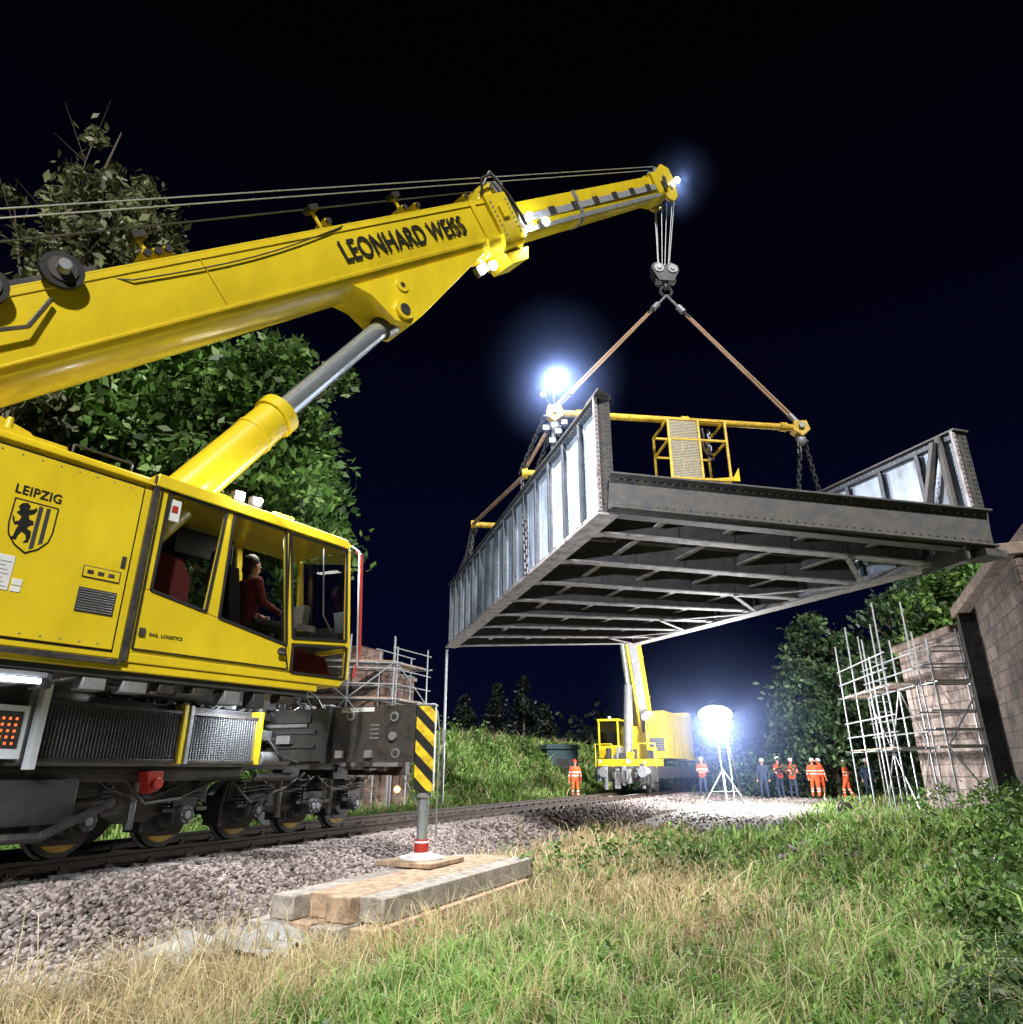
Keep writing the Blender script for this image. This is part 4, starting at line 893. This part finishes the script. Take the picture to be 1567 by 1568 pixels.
# ------------------------------------------------------------ far crane
FC=root('railway_crane',(5.5,33,-1)); 
pp=trk(26.5,-.75,0); t=(trk(26.6,-.75)-trk(26.5,-.75)).normalized()
Q=Fr((pp.x,pp.y,0),-t,V(t.y,-t.x,0))
b=MB('chassis',[BLK,DRK,GRY,YEL],FC,bevel=.02)
b.fbox(Q,-9,0,-1.4,1.4,-.35,.15,1); b.fbox(Q,-.05,.1,-1.45,1.45,-.5,.1,0); b.fbox(Q,-1.2,-.2,-1.4,1.4,.15,.45,3)
for y in (-.9,.9): b.tube(Q(.1,y,-.1),Q(.5,y,-.1),.1,.1,12,0); b.tube(Q(.5,y,-.1),Q(.55,y,-.1),.22,.22,20,2)
for x in (-.8,-2.0,-6,-7.2):
    for y in (-.75,.75): b.tube(Q(x,y-.06,-.57),Q(x,y+.06,-.57),.4,.4,28,0); b.tube(Q(x,y-.1,-.57),Q(x,y+.1,-.57),.12,.12,16,2)
for i in range(30): 
    y=random.uniform(-1.35,1.2); b.fbox(Q,.05,random.uniform(.15,.35),y,y+random.uniform(.06,.25),random.uniform(-.85,-.3),random.uniform(-.3,.25),random.choice([0,1,2]))
for i in range(14):
    y=random.uniform(-1.35,1.2); z=random.uniform(.45,1.0); b.fbox(Q,-.9,random.uniform(-.6,-.2),y,y+random.uniform(.1,.35),.45,z,random.choice([0,1,2,3]))
b.path([Q(.3,-.3,-.1),Q(.45,-.2,-.5),Q(.4,.2,-.5),Q(.3,.3,-.1)],.03,6,0)
for y in (-1.4,-.6,.6,1.4): b.tube(Q(.05,y,.1),Q(.05,y,1.1),.02,.02,6,3)
b.tube(Q(.05,-1.4,1.1),Q(.05,-.6,1.1),.02,.02,6,3); b.tube(Q(.05,.6,1.1),Q(.05,1.4,1.1),.02,.02,6,3)
b.done()
b=MB('machine_house',[YEL,BLK,GRY],FC,bevel=.03); b.fbox(Q,-7,-1.6,.55,1.5,.5,2.6,0); b.fbox(Q,-7,-2.5,-1.4,.5,.5,2.0,0); b.fbox(Q,-1.6,-1.57,.7,1.4,.8,1.4,1)
for i in range(7): b.fbox(Q,-1.57,-1.55,.72,1.38,.84+i*.08,.87+i*.08,2)
b.fbox(Q,-1.6,-1.55,.65,1.45,1.9,1.93,1); b.fbox(Q,-1.6,-1.55,.65,.68,1.6,2.5,1); b.fbox(Q,-7,-6,-1.5,1.5,.45,2.8,0)
for x in (-3,-4.5): b.fbox(Q,x,x+.03,1.49,1.51,.6,2.5,1)
b.done()
b=MB('cab_shell',[YEL,BLK],FC,bevel=.01)
def cabF(y0,y1,x0,x1,z0,z1):
    b.fbox(Q,x0,x1,y0,y1,z0,z0+.55); b.fbox(Q,x0,x1+.05,y0-.02,y1+.02,z1-.1,z1)
    for y in (y0,y1-.07):
        for x in (x0,x1-.07): b.fbox(Q,x,x+.07,y,y+.07,z0+.55,z1-.1)
    b.fbox(Q,x0,x0+.05,y0,y1,z0,z1)
cabF(-1.5,-.5,-2.2,-.7,.5,2.25); b.fbox(Q,-1.9,-1.4,-1.25,-.75,1.0,1.7,1); b.done()
b=MB('cab_windows',[GLS],FC,smooth=False); b.fbox(Q,-2.1,-.74,-1.46,-.54,1.06,2.14); b.done()
b=MB('boom',[YEL,CHR,GRY,BLK],FC,bevel=.02)
b0=Q(-3.2,.05,1.6); b1=V(4.75,30.5,10.4)
b.beam(b0,b1,.75,.95,0,V(0,-1,.3)); d=(b1-b0).normalized(); b.beam(b0-V(.0,.5,.1),b0+(b1-b0)*.85-V(0,.5,.1),.4,.12,2,V(0,-1,.3))
for t_ in (.2,.4,.6,.8): b.beam(b0+(b1-b0)*t_,b0+(b1-b0)*(t_+.01),.80,1.0,0,V(0,-1,.3))
b.tube(Q(-.9,-.15,.6),b0+(b1-b0)*.25-V(.55,.6,0),.2,.2,18,2); b.tube(b0+(b1-b0)*.25-V(.55,.6,0),b0+(b1-b0)*.62-V(.45,.55,0),.13,.13,18,1)
b.done()
b=MB('head_lamps',[LED,AMB,BLK],FC)
for p,r,mi in ((Q(.12,.15,.35),.07,0),(Q(.12,.95,-.05),.11,0),(Q(.1,-1.15,.35),.07,1),(Q(.1,.9,.3),.07,1),(Q(-1.5,.6,2.35),.15,0),(Q(-.7,-.9,2.3),.05,0)):
    b.sphere(p,r,mi=mi); b.tube(p-Q.ex*.15,p-Q.ex*.02,r*1.1,r*1.1,14,2)
b.done()
light('head_lamp','SPOT',Q(.3,.5,.1),500,(.9,.95,1),FC,.1,Q(6,.5,-1),110)
light('house_lamp','POINT',Q(-1.0,.6,2.6),30,(.95,.95,1),FC,.1)
light('deck_lamp','POINT',Q(1.0,-.2,1.6),40,(1,.85,.65),FC,.1)
CT=root('site_container',(3.2,40,-1)); b=MB('container_box',[mat('container_blue_grey',(.05,.10,.12),.5,var=.3),BLK],CT,bevel=.02); q=Fr((2.9,41,0),(1,.2,0),(-.2,1,0)); b.fbox(q,-.9,.9,0,3,-1.3,1.1); b.prism([q(-1,-.1,1.1),q(1,-.1,1.1),q(.9,-.1,1.35),q(-.9,-.1,1.35)],q.ey*3.2,0)
for i in range(14): b.fbox(q,-.85+i*.125,-.80+i*.125,-.03,0,-1.2,1.0,0)
b.fbox(q,-.35,.35,-.04,-.01,.0,.6,1); b.done()
# ------------------------------------------------------------ vegetation
def leafcloud(cen,rad,nper,size,flatz=.75):
    n=len(cen)*nper; c=np.repeat(cen,nper,0); r=np.repeat(rad,nper)
    d=np.random.normal(size=(n,3))*.5; d[:,2]*=flatz; p=c+d*r[:,None]
    a=np.random.normal(size=(n,3)); a/=np.linalg.norm(a,axis=1)[:,None]; b=np.random.normal(size=(n,3)); b-=a*(a*b).sum(1)[:,None]; b/=np.linalg.norm(b,axis=1)[:,None]
    nn=np.cross(a,b); s=(size*(.6+.8*np.random.rand(n)))[:,None]
    v=np.stack([p-a*s,p+b*s*.5+nn*s*.12,p+a*s,p-b*s*.5+nn*s*.12],1).reshape(-1,3); f=np.arange(n*4).reshape(n,4); return v,f
def tree(name,base,crowns,nclump,nper,size,lm,trunk_r=.3,clr=.8,seed=1):
    np.random.seed(seed); rr=random.Random(seed); R=root(name,base); base=Vector(base)
    cen=[]
    w=np.array([c[3]*c[4]*c[5] for c in crowns]); w=w/w.sum()
    for k in range(nclump):
        c=crowns[np.random.choice(len(crowns),p=w)]; d=np.random.normal(size=3); d/=np.linalg.norm(d); rad=np.random.rand()**.4*np.random.choice([1,1,1,1.12])
        cen.append([c[0]+d[0]*c[3]*rad,c[1]+d[1]*c[4]*rad,c[2]+d[2]*c[5]*rad])
    cen=np.array(cen); v,f=leafcloud(cen,np.random.uniform(.45,1.25,nclump)*clr,nper,size)
    npmesh('leaves',v,f,lm,par=R)
    b=MB('trunk_and_limbs',[BARK],R); top=V(np.mean([c[0] for c in crowns]),np.mean([c[1] for c in crowns]),max(c[2]+c[5]*.6 for c in crowns))
    pts=[base.lerp(top,i/7)+V(rr.uniform(-.2,.2),rr.uniform(-.2,.2),0)*(i>0) for i in range(8)]
    for i in range(7): b.tube(pts[i],pts[i+1],trunk_r*(1-i/7.5),trunk_r*(1-(i+1)/7.5),10)
    for k in range(0,nclump,max(1,nclump//60)):
        c=Vector(cen[k]); i=min(6,max(1,int((c.z-base.z)/(top.z-base.z)*7*.75))); s=pts[i]; m_=s.lerp(c,.5)+V(rr.uniform(-.3,.3),rr.uniform(-.3,.3),rr.uniform(0,.4)); r0=trunk_r*.3*(1-i/9)
        b.tube(s,m_,r0,r0*.6,6); b.tube(m_,c,r0*.6,r0*.15,6)
        for j in range(3): b.tube(m_.lerp(c,.5),c+V(rr.uniform(-.9,.9),rr.uniform(-.9,.9),rr.uniform(-.3,.9)),r0*.3,r0*.08,5)
    b.done()
LG=leafmat('leaf_green',(.05,.105,.02),(.11,.23,.045),(.26,.42,.11))
LD_=leafmat('leaf_dark',(.022,.042,.018),(.045,.085,.032),(.08,.14,.05))
LM=leafmat('leaf_mid',(.035,.075,.025),(.08,.155,.05),(.17,.27,.09))
LR=leafmat('leaf_lamp_side',(.03,.065,.028),(.065,.125,.05),(.13,.21,.09))
LY=leafmat('leaf_olive',(.08,.095,.04),(.16,.18,.08),(.30,.32,.16))
tree('maple_tree',(-9,17.5,-1.4),[(-7.6,17,8.2,3.1,3,3.4),(-9.5,17,6.5,3.5,3,3.5),(-6.5,16.8,5.7,2.1,2,1.7),(-6.1,16.8,7.2,1.7,2,1.6),(-5.6,16.6,4.9,1.3,1.4,1.0),(-10.5,16.5,9.5,3,3,2.8)],360,115,.155,LG,.35,.72,11)
tree('poplar_tree',(-12.5,14.5,-1.4),[(-11.6,14.5,13.4,1.4,1.5,2.4),(-12.2,14.5,9,2.6,2.2,3.5),(-9.9,14.2,12.6,1.5,1.2,1.6),(-12.2,14.5,16.6,.5,.45,1.0),(-10.3,14.2,10.6,1.4,1.2,1.2),(-10.6,14.5,14.6,.7,.6,.9)],220,75,.13,LY,.3,.5,12)
tree('oak_tree',(-15.5,17,-1.4),[(-14.5,16,5.5,4,3,4),(-13.5,15,3,3,3,3)],200,100,.14,LM,.35,1,13)
tree('alder_tree',(16.5,37,-1.3),[(16.6,37,4.0,2.6,2.5,3.8),(15,36.5,2.3,1.6,1.6,2.4)],170,110,.16,LR,.25,.7,14)
tree('alder_tree',(21.5,36,-1.3),[(21.2,35,5.2,3.6,3,4.0),(23.5,33,6,3,3,3.6),(19.3,36,3,2.2,2,3)],280,110,.16,LR,.3,.8,15)
tree('ash_tree',(21.5,28,-1.3),[(19.2,28.5,5.6,2.4,2.2,2.6),(21.8,27,6,2.5,2.5,2.4)],180,120,.15,LG,.25,.7,16)
cen=[];np.random.seed(21)
for k in range(420):
    a=np.random.uniform(-.75,.95); r=np.random.uniform(62,85); h=np.random.uniform(-1,1)*1+2.0+1.6*math.sin(a*9)+1.2*math.sin(a*23); x=r*math.sin(a); y=r*math.cos(a); cen.append([x,y,np.random.uniform(-1,max(1,h))])
v,f=leafcloud(np.array(cen),np.full(len(cen),3.0),55,.42,.8); npmesh('distant_trees',v,f,leafmat('leaf_distant',(.006,.012,.008),(.010,.018,.012),(.016,.028,.018)))
def conifer(base,h,seed):
    R=root('spruce_tree',base); np.random.seed(seed); cen=[];rad=[]
    for k in range(60):
        t=np.random.rand()**.8; a=np.random.rand()*6.28; r=(1-t)*h*.2; cen.append([base[0]+math.cos(a)*r,base[1]+math.sin(a)*r,base[2]+h*(.1+.9*t)]); rad.append(.25+.5*(1-t))
    v,f=leafcloud(np.array(cen),np.array(rad),40,.12,.5); npmesh('needles',v,f,MATS['leaf_distant'],par=R); b=MB('trunk',[BARK],R); b.tube(base,Vector(base)+UP*h,.12,.01,8); b.done()
for i,(x,y,h) in enumerate(((-1.0,50,4.2),(.9,52,5.0),(-3.2,48,3.2),(2.5,54,3.2))): conifer((x,y,float(H(x,y))),h,30+i)
def bush(name,cs,n,nper,size,lm,seed,rad=.35):
    np.random.seed(seed); cen=[];
    for k in range(n):
        c=cs[np.random.randint(len(cs))]; x=c[0]+np.random.normal()*c[2]*.5; y=c[1]+np.random.normal()*c[2]*.5; cen.append([x,y,float(H(x,y))+c[3]*np.random.rand()**1.3])
    cen=np.array(cen); v,f=leafcloud(cen,np.full(n,rad),nper,size,.8)
    v2=[];o_=len(v)
    for c in cen[::2]:
        g_=float(H(c[0],c[1])); w_=.006; v2+=[[c[0]-w_,c[1],g_],[c[0]+w_,c[1],g_],[c[0]+w_*.4,c[1],c[2]],[c[0]-w_*.4,c[1],c[2]]]
    v2=np.array(v2); f2=np.arange(len(v2)).reshape(-1,4)+o_
    npmesh(name,np.concatenate([v,v2]),np.concatenate([f,f2]),lm)
bush('bramble_bush',[(2.9,4.5,.5,.25),(3.6,5.3,.7,.3),(2.4,4.0,.35,.18),(4.5,6.3,.8,.4)],300,34,.034,LM,41,.16)
bush('bramble_bush',[(5.3,7.8,.8,.35),(6.6,9.6,1.1,.4),(8,11.5,1.3,.45),(10,14.5,1.5,.7),(11.5,16.5,1.6,.8)],340,34,.05,LG,42,.26)
bush('nettle_patch',[(1.3,11.5,.8,.65),(2.4,13,.9,.6),(.9,10.8,.4,.5),(2.8,11.6,.6,.4)],120,14,.045,LG,43,.2)
bush('bank_bush',[(-1.5,37,1.5,.5),(-4.5,32,1.4,.5),(.5,40,1.5,.6),(-4,38,2.5,1.2)],55,45,.09,LG,44,.45)
bush('undergrowth',[(14,38,2,1.8),(18,37,2.5,2),(11.5,41,2,1.6),(9,45,2.5,1.8),(22,35,2,2)],300,70,.12,LR,45,.6)
bush('trackside_bush',[(-11,12,1.5,1.5),(-9.5,15,1.8,2),(-7.5,19,1.5,1.6),(-12.5,11,1.5,2)],260,50,.08,LG,46,.5)
rw=random.Random(9); cs=[]
while len(cs)<240:
    x=rw.uniform(-1.5,7); y=rw.uniform(4.5,15); l_,q=LQ(x,y)
    if q>3.6 and nz(x,y,1.3,2)>-.1: cs.append((x,y,.10,rw.uniform(.08,.30)))
bush('leafy_weeds',cs,700,9,.032,LG,47,.12)
# ---- grass
np.random.seed(5)
n=290000; th=np.random.uniform(-.80,.80,n); r=3.4*np.exp(np.random.rand(n)*math.log(46/3.4)); x=r*np.sin(th); y=r*np.cos(th)
nb=45000; Lb=np.random.uniform(12,45,nb); qb=-3.7-np.random.rand(nb)*9; xb,yb=trkarr(Lb,qb)
x=np.concatenate([x,xb]); y=np.concatenate([y,yb]); r=np.hypot(x,y); n=len(x)
L,q=LQ(x,y)
tx=(x+1.80)*.42+(y-7.95)*.9075; ty=(x+1.80)*.9075-(y-7.95)*.42
keep=((q>blend_edge(x,y))|(q<-3.7))&~((tx>-.42)&(tx<3.8)&(ty>-.82)&(ty<.80))&(np.random.rand(n)>gravelmask(x,y)*1.25-.05)&~((x>-3.3)&(x<-1.9)&(y>6.9)&(y<8.2)&(np.random.rand(n)<.8))
patch=((((x-4.6)/1.6)**2+((y-13.6)/1.5)**2)<1)&(np.random.rand(n)<.6); keep&=~patch
cl=nz(x,y,4.2,2.5); dens=.6+.5*nz(x,y,1.1,3)+.6*cl; keep&=(np.random.rand(n)<np.clip(dens+.35,.12,1))
x,y,r,q,L,cl=x[keep],y[keep],r[keep],q[keep],L[keep],cl[keep]; n=len(x)
sm=strawmask(x,y); isst=np.random.rand(n)<np.clip(sm*.85+.10,0,1)
h=np.where(isst,np.random.uniform(.10,.42,n),np.random.uniform(.06,.27,n))*np.clip(1+.45*nz(x,y,1.6,1)+.75*cl,.3,2.2); h*=np.where(r<5.5,.8,1)
tall=np.random.rand(n)<.02; h=np.where(tall,h*1.9,h)
h=np.where(q<-3.7,h*1.6,h)
wd=np.where(isst,.0028,.0058)*np.clip(r/5,1,9)*np.random.uniform(.6,1.5,n)
# blades lean together inside a tuft, with scatter
az=nz(x,y,2.0,7)*5+np.random.normal(size=n)*1.1; fa=np.random.rand(n)*6.283; ln=h*np.random.uniform(.2,1.3,n)
z=H(x,y)-.01; wx,wy=np.cos(fa)*wd,np.sin(fa)*wd; lx,ly=np.cos(az)*ln,np.sin(az)*ln
v=np.zeros((n,5,3)); v[:,0]=np.stack([x-wx,y-wy,z],1); v[:,1]=np.stack([x+wx,y+wy,z],1)
v[:,2]=np.stack([x-wx*.8+lx*.3,y-wy*.8+ly*.3,z+h*.6],1); v[:,3]=np.stack([x+wx*.8+lx*.3,y+wy*.8+ly*.3,z+h*.6],1); v[:,4]=np.stack([x+lx,y+ly,z+h*np.random.uniform(.55,1,n)],1)
base_=(np.arange(n)*5)[:,None,None]; f=(np.array([[0,1,3],[0,3,2],[2,3,4]])[None]+base_).reshape(-1,3)
rn=np.random.rand(n); g1=mixc((.13,.27,.04),(.40,.62,.17),rn); s1=mixc((.50,.37,.17),(.88,.76,.48),rn); col=np.where(isst[:,None],s1,g1)
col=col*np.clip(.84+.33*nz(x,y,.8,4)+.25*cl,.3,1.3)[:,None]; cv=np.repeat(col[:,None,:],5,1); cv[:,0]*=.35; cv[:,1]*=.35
m,nt,o=newmat('grass_blades'); N=nt.nodes; Lk=nt.links; at=N.new('ShaderNodeAttribute'); at.attribute_name='col'
d=N.new('ShaderNodeBsdfPrincipled'); d.inputs['Roughness'].default_value=.55; Lk.new(at.outputs['Color'],d.inputs['Base Color']); t_=N.new('ShaderNodeBsdfTranslucent'); Lk.new(at.outputs['Color'],t_.inputs[0])
ms=N.new('ShaderNodeMixShader'); ms.inputs[0].default_value=.35; Lk.new(d.outputs[0],ms.inputs[1]); Lk.new(t_.outputs[0],ms.inputs[2]); Lk.new(ms.outputs[0],o.inputs[0])
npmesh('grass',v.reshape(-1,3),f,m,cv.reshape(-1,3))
# ------------------------------------------------------------ people
def person(name,loc,heading,jac,trs,helm,arms,legs=None,hz=None,vox=.022,scale=1.0,hair=False):
    g=hz if hz is not None else float(H(loc[0],loc[1]))
    ch,sh_=math.cos(heading),math.sin(heading)
    def Wd(p): x,y,z=p; return V(loc[0]+(x*ch-y*sh_)*scale,loc[1]+(x*sh_+y*ch)*scale,g+z*scale)
    caps=[]
    J=0;T_=1;S_=2;B_=3
    if legs is None: legs=[((-.10,0,.93),(-.12,.03,.50),(-.13,-.02,.09)),((.10,0,.93),(.13,.05,.50),(.15,.02,.09))]
    for hp,kn,an in legs:
        caps+= [(hp,kn,.095,.07,T_),(kn,an,.07,.055,T_),(an,(an[0]*1.08,an[1]+.15,an[2]-.045),.055,.042,B_),(an,(an[0],an[1]-.04,an[2]-.04),.05,.045,B_)]
    hp=legs[0][0][2]+.02; hy=legs[0][0][1]
    dz=hp-.95
    for s in (-1,1):
        caps+=[((s*.075,hy,.93+dz),(s*.08,hy,1.15+dz),.105,.10,J),((s*.08,hy,1.15+dz),(s*.095,hy+.01,1.38+dz),.105,.10,J),((s*.06,hy,1.42+dz),(s*.18,hy,1.44+dz),.085,.07,J)]
    caps+=[((0,hy,.98+dz),(0,hy,1.4+dz),.11,.12,J),((0,hy,1.45+dz),(0,hy+.02,1.56+dz),.06,.055,S_),((0,hy+.03,1.60+dz),(0,hy+.025,1.68+dz),.075,.09,S_),((0,hy+.10,1.64+dz),(0,hy+.128,1.625+dz),.016,.019,S_),((-.088,hy+.02,1.65+dz),(-.095,hy+.01,1.66+dz),.02,.02,S_),((.088,hy+.02,1.65+dz),(.095,hy+.01,1.66+dz),.02,.02,S_),((0,hy+.05,1.565+dz),(0,hy+.085,1.575+dz),.04,.03,S_)]
    hands=[]
    for s,(el,wr) in zip((-1,1),arms):
        shd=(s*.19,hy,1.43+dz); el=(el[0],el[1]+hy,el[2]+dz); wr=(wr[0],wr[1]+hy,wr[2]+dz)
        caps+=[(shd,el,.065,.05,J),(el,wr,.05,.038,J)]
        d=(Vector(wr)-Vector(el)).normalized(); pm=Vector(wr)+d*.07; caps+=[(wr,tuple(pm),.03,.034,S_)]; hands.append((pm,d,s))
    b=MB('tmp',[SKIN],None)
    for p,q,r0,r1,l in caps:
        P,Q_=Wd(p),Wd(q); b.tube(P,Q_,r0*scale,r1*scale,12); b.sphere(P,r0*scale,n=12); b.sphere(Q_,r1*scale,n=12)
    o=b.done(); rm=o.modifiers.new('r','REMESH'); rm.mode='VOXEL'; rm.voxel_size=vox*scale; rm.adaptivity=0; sm_=o.modifiers.new('s','SMOOTH'); sm_.iterations=3
    dg=bpy.context.evaluated_depsgraph_get(); me=bpy.data.meshes.new_from_object(o.evaluated_get(dg)); bpy.data.objects.remove(o)
    nf=len(me.polygons); cc=np.zeros(nf*3); me.polygons.foreach_get('center',cc); cc=cc.reshape(-1,3)
    best=np.full(nf,9.); lab=np.zeros(nf,int)
    for p,q,r0,r1,l in caps:
        P=np.array(Wd(p))+[0,0,Z0]; Q2=np.array(Wd(q))+[0,0,Z0]; d=Q2-P; t=np.clip(((cc-P)@d)/(d@d+1e-9),0,1); dist=np.linalg.norm(cc-P-t[:,None]*d,axis=1)-(r0+(r1-r0)*t)*scale
        k=dist<best; best[k]=dist[k]; lab[k]=l
    zz=(cc[:,2]-Z0-g)/scale-dz
    if jac is HIV:
        k=(lab==0)&(((zz>1.08)&(zz<1.13))|((zz>1.22)&(zz<1.27))); lab[k]=4
    k=(lab==1)&(((zz+dz>.30)&(zz+dz<.35))|((zz+dz>.42)&(zz+dz<.47)))&(trs is HIV); lab[k]=4
    me.materials.clear()
    for m_ in (jac,trs,SKIN,BOOT,REFL): me.materials.append(m_)
    me.polygons.foreach_set('material_index',lab.astype(np.int32)); me.shade_smooth()
    R=root(name,(loc[0],loc[1],g)); ob=bpy.data.objects.new('body',me); S.collection.objects.link(ob); parent(ob,R)
    b=MB('head_and_hands_detail',[SKIN,helm or HAIR,HAIR,WHT],R)
    hc=Wd((0,hy+.02,1.69+dz)); A=(V(ch,sh_,0),V(-sh_,ch,0),V(0,0,1))
    if hair:
        b.sphere(hc+A[1]*-.03*scale+UP*.02*scale,.102*scale,.105*scale,.105*scale,16,2,A); b.sphere(hc-A[1]*.07*scale-UP*.07*scale,.085*scale,.06*scale,.09*scale,12,2,A)
    else:
        n_=16; rings=[]
        for j,(rr_,zz_) in enumerate(((.125,.0),(.118,.05),(.10,.09),(.06,.118),(.01,.125))): rings.append([hc+UP*(zz_+.01)*scale+A[0]*(rr_*.92*scale*math.cos(6.283*i/n_))+A[1]*(rr_*1.08*scale*math.sin(6.283*i/n_)) for i in range(n_)])
        b.loft(rings,1); b.loft([[p+A[1]*.03*scale-UP*.008*scale for p in rings[0]],[p+A[1]*.035*scale+UP*.002 for p in rings[0]]],1)
    for s in (-1,1):
        b.sphere(Wd((s*.035,hy+.108,1.665+dz)),.011*scale,n=8,mi=3); b.sphere(Wd((s*.035,hy+.117,1.665+dz)),.006*scale,n=6,mi=2)
    b.tube(Wd((-.025,hy+.112,1.60+dz)),Wd((.025,hy+.112,1.60+dz)),.006*scale,.006*scale,6,mi=2)
    for pm,d,s in hands:
        side=d.cross(V(0,1,0)); 
        if side.length<.2: side=d.cross(V(0,0,1))
        side.normalize(); cv=side.cross(d)
        for k,lf in enumerate((.065,.075,.07,.055)):
            a=pm+side*(-.03+k*.02)+d*.015; m1=a+d*lf*.55; m2=m1+(d*.8+cv*.6).normalized()*lf*.5; b.tube(Wd(a),Wd(m1),.0095*scale,.009*scale,6); b.tube(Wd(m1),Wd(m2),.009*scale,.007*scale,6)
        a=pm-side*.03-d*.02; b.tube(Wd(a),Wd(a-side*.035+d*.04),.011*scale,.009*scale,6)
    b.done()
down=[((-.27,-.03,1.15),(-.27,.06,.90)),((.27,-.03,1.15),(.27,.06,.90))]
bent=[((-.27,-.02,1.16),(-.15,.22,1.12)),((.27,-.02,1.16),(.12,.24,1.15))]
raise_=[((-.36,.08,1.5),(-.17,.12,1.66)),((.27,-.03,1.15),(.25,.08,.92))]
hips=[((-.36,-.08,1.2),(-.19,.05,1.02)),((.36,-.08,1.2),(.19,.05,1.02))]
pl=[((12.15,35.3),2.6,NAVY,NAVY,HELM,down),((13.0,35.5),.3,HIV,NAVY,HELM,bent),((13.5,35.2),-.4,HIV,NAVY,HELM,bent),((14.45,35.0),2.9,HIV,HIV,HELM,raise_),((15.0,35.6),3.3,HIV,HIV,HELM,down),((15.9,34.8),.8,HIV,HIV,HELM,hips),((16.75,34.4),2.9,NAVY,NAVY,HELM,down),((9.25,35.4),2.5,HIV,NAVY,HELM,bent),((2.95,34.0),3.0,HIV,HIV,HELMR,down)]
walk=[((-.10,0,.93),(-.12,.14,.52),(-.13,.12,.09)),((.10,0,.93),(.12,-.02,.50),(.13,-.2,.11))]
for i,(l,hd,j,t_,hm,ar) in enumerate(pl): person('construction_worker',l,hd,j,t_,hm,ar,legs=walk if i in(2,5,8) else None,scale=random.uniform(.97,1.04))
op=F(-1.16,.5,0); hd=math.atan2(SF.y,SF.x)-math.pi/2
person('crane_operator',(op.x,op.y),hd,CLR,NAVY,None,[((-.25,.06,1.18),(-.2,.32,1.12)),((.25,.06,1.18),(.2,.32,1.12))],legs=[((-.09,0,.52),(-.13,.42,.54),(-.13,.5,.10)),((.09,0,.52),(.13,.42,.54),(.13,.5,.10))],hz=1.16,vox=.016,scale=1.05,hair=True)
CRL=root('cable_reel',(10.1,22.5,-1.3)); rx,ry=10.1,22.5; g=float(H(rx,ry)); b=MB('reel',[BLK,GRY],CRL)
for s in (-.1,.1): b.tube((rx,ry+s-.015,g+.2),(rx,ry+s+.015,g+.2),.2,.2,24,0)
b.tube((rx,ry-.1,g+.2),(rx,ry+.1,g+.2),.12,.12,20,1); b.path([V(rx-.2,ry,g+.02),V(rx,ry-.1,g+.42),V(rx+.2,ry,g+.02)],.015,6,1); b.done()
print('objects',len(bpy.data.objects))
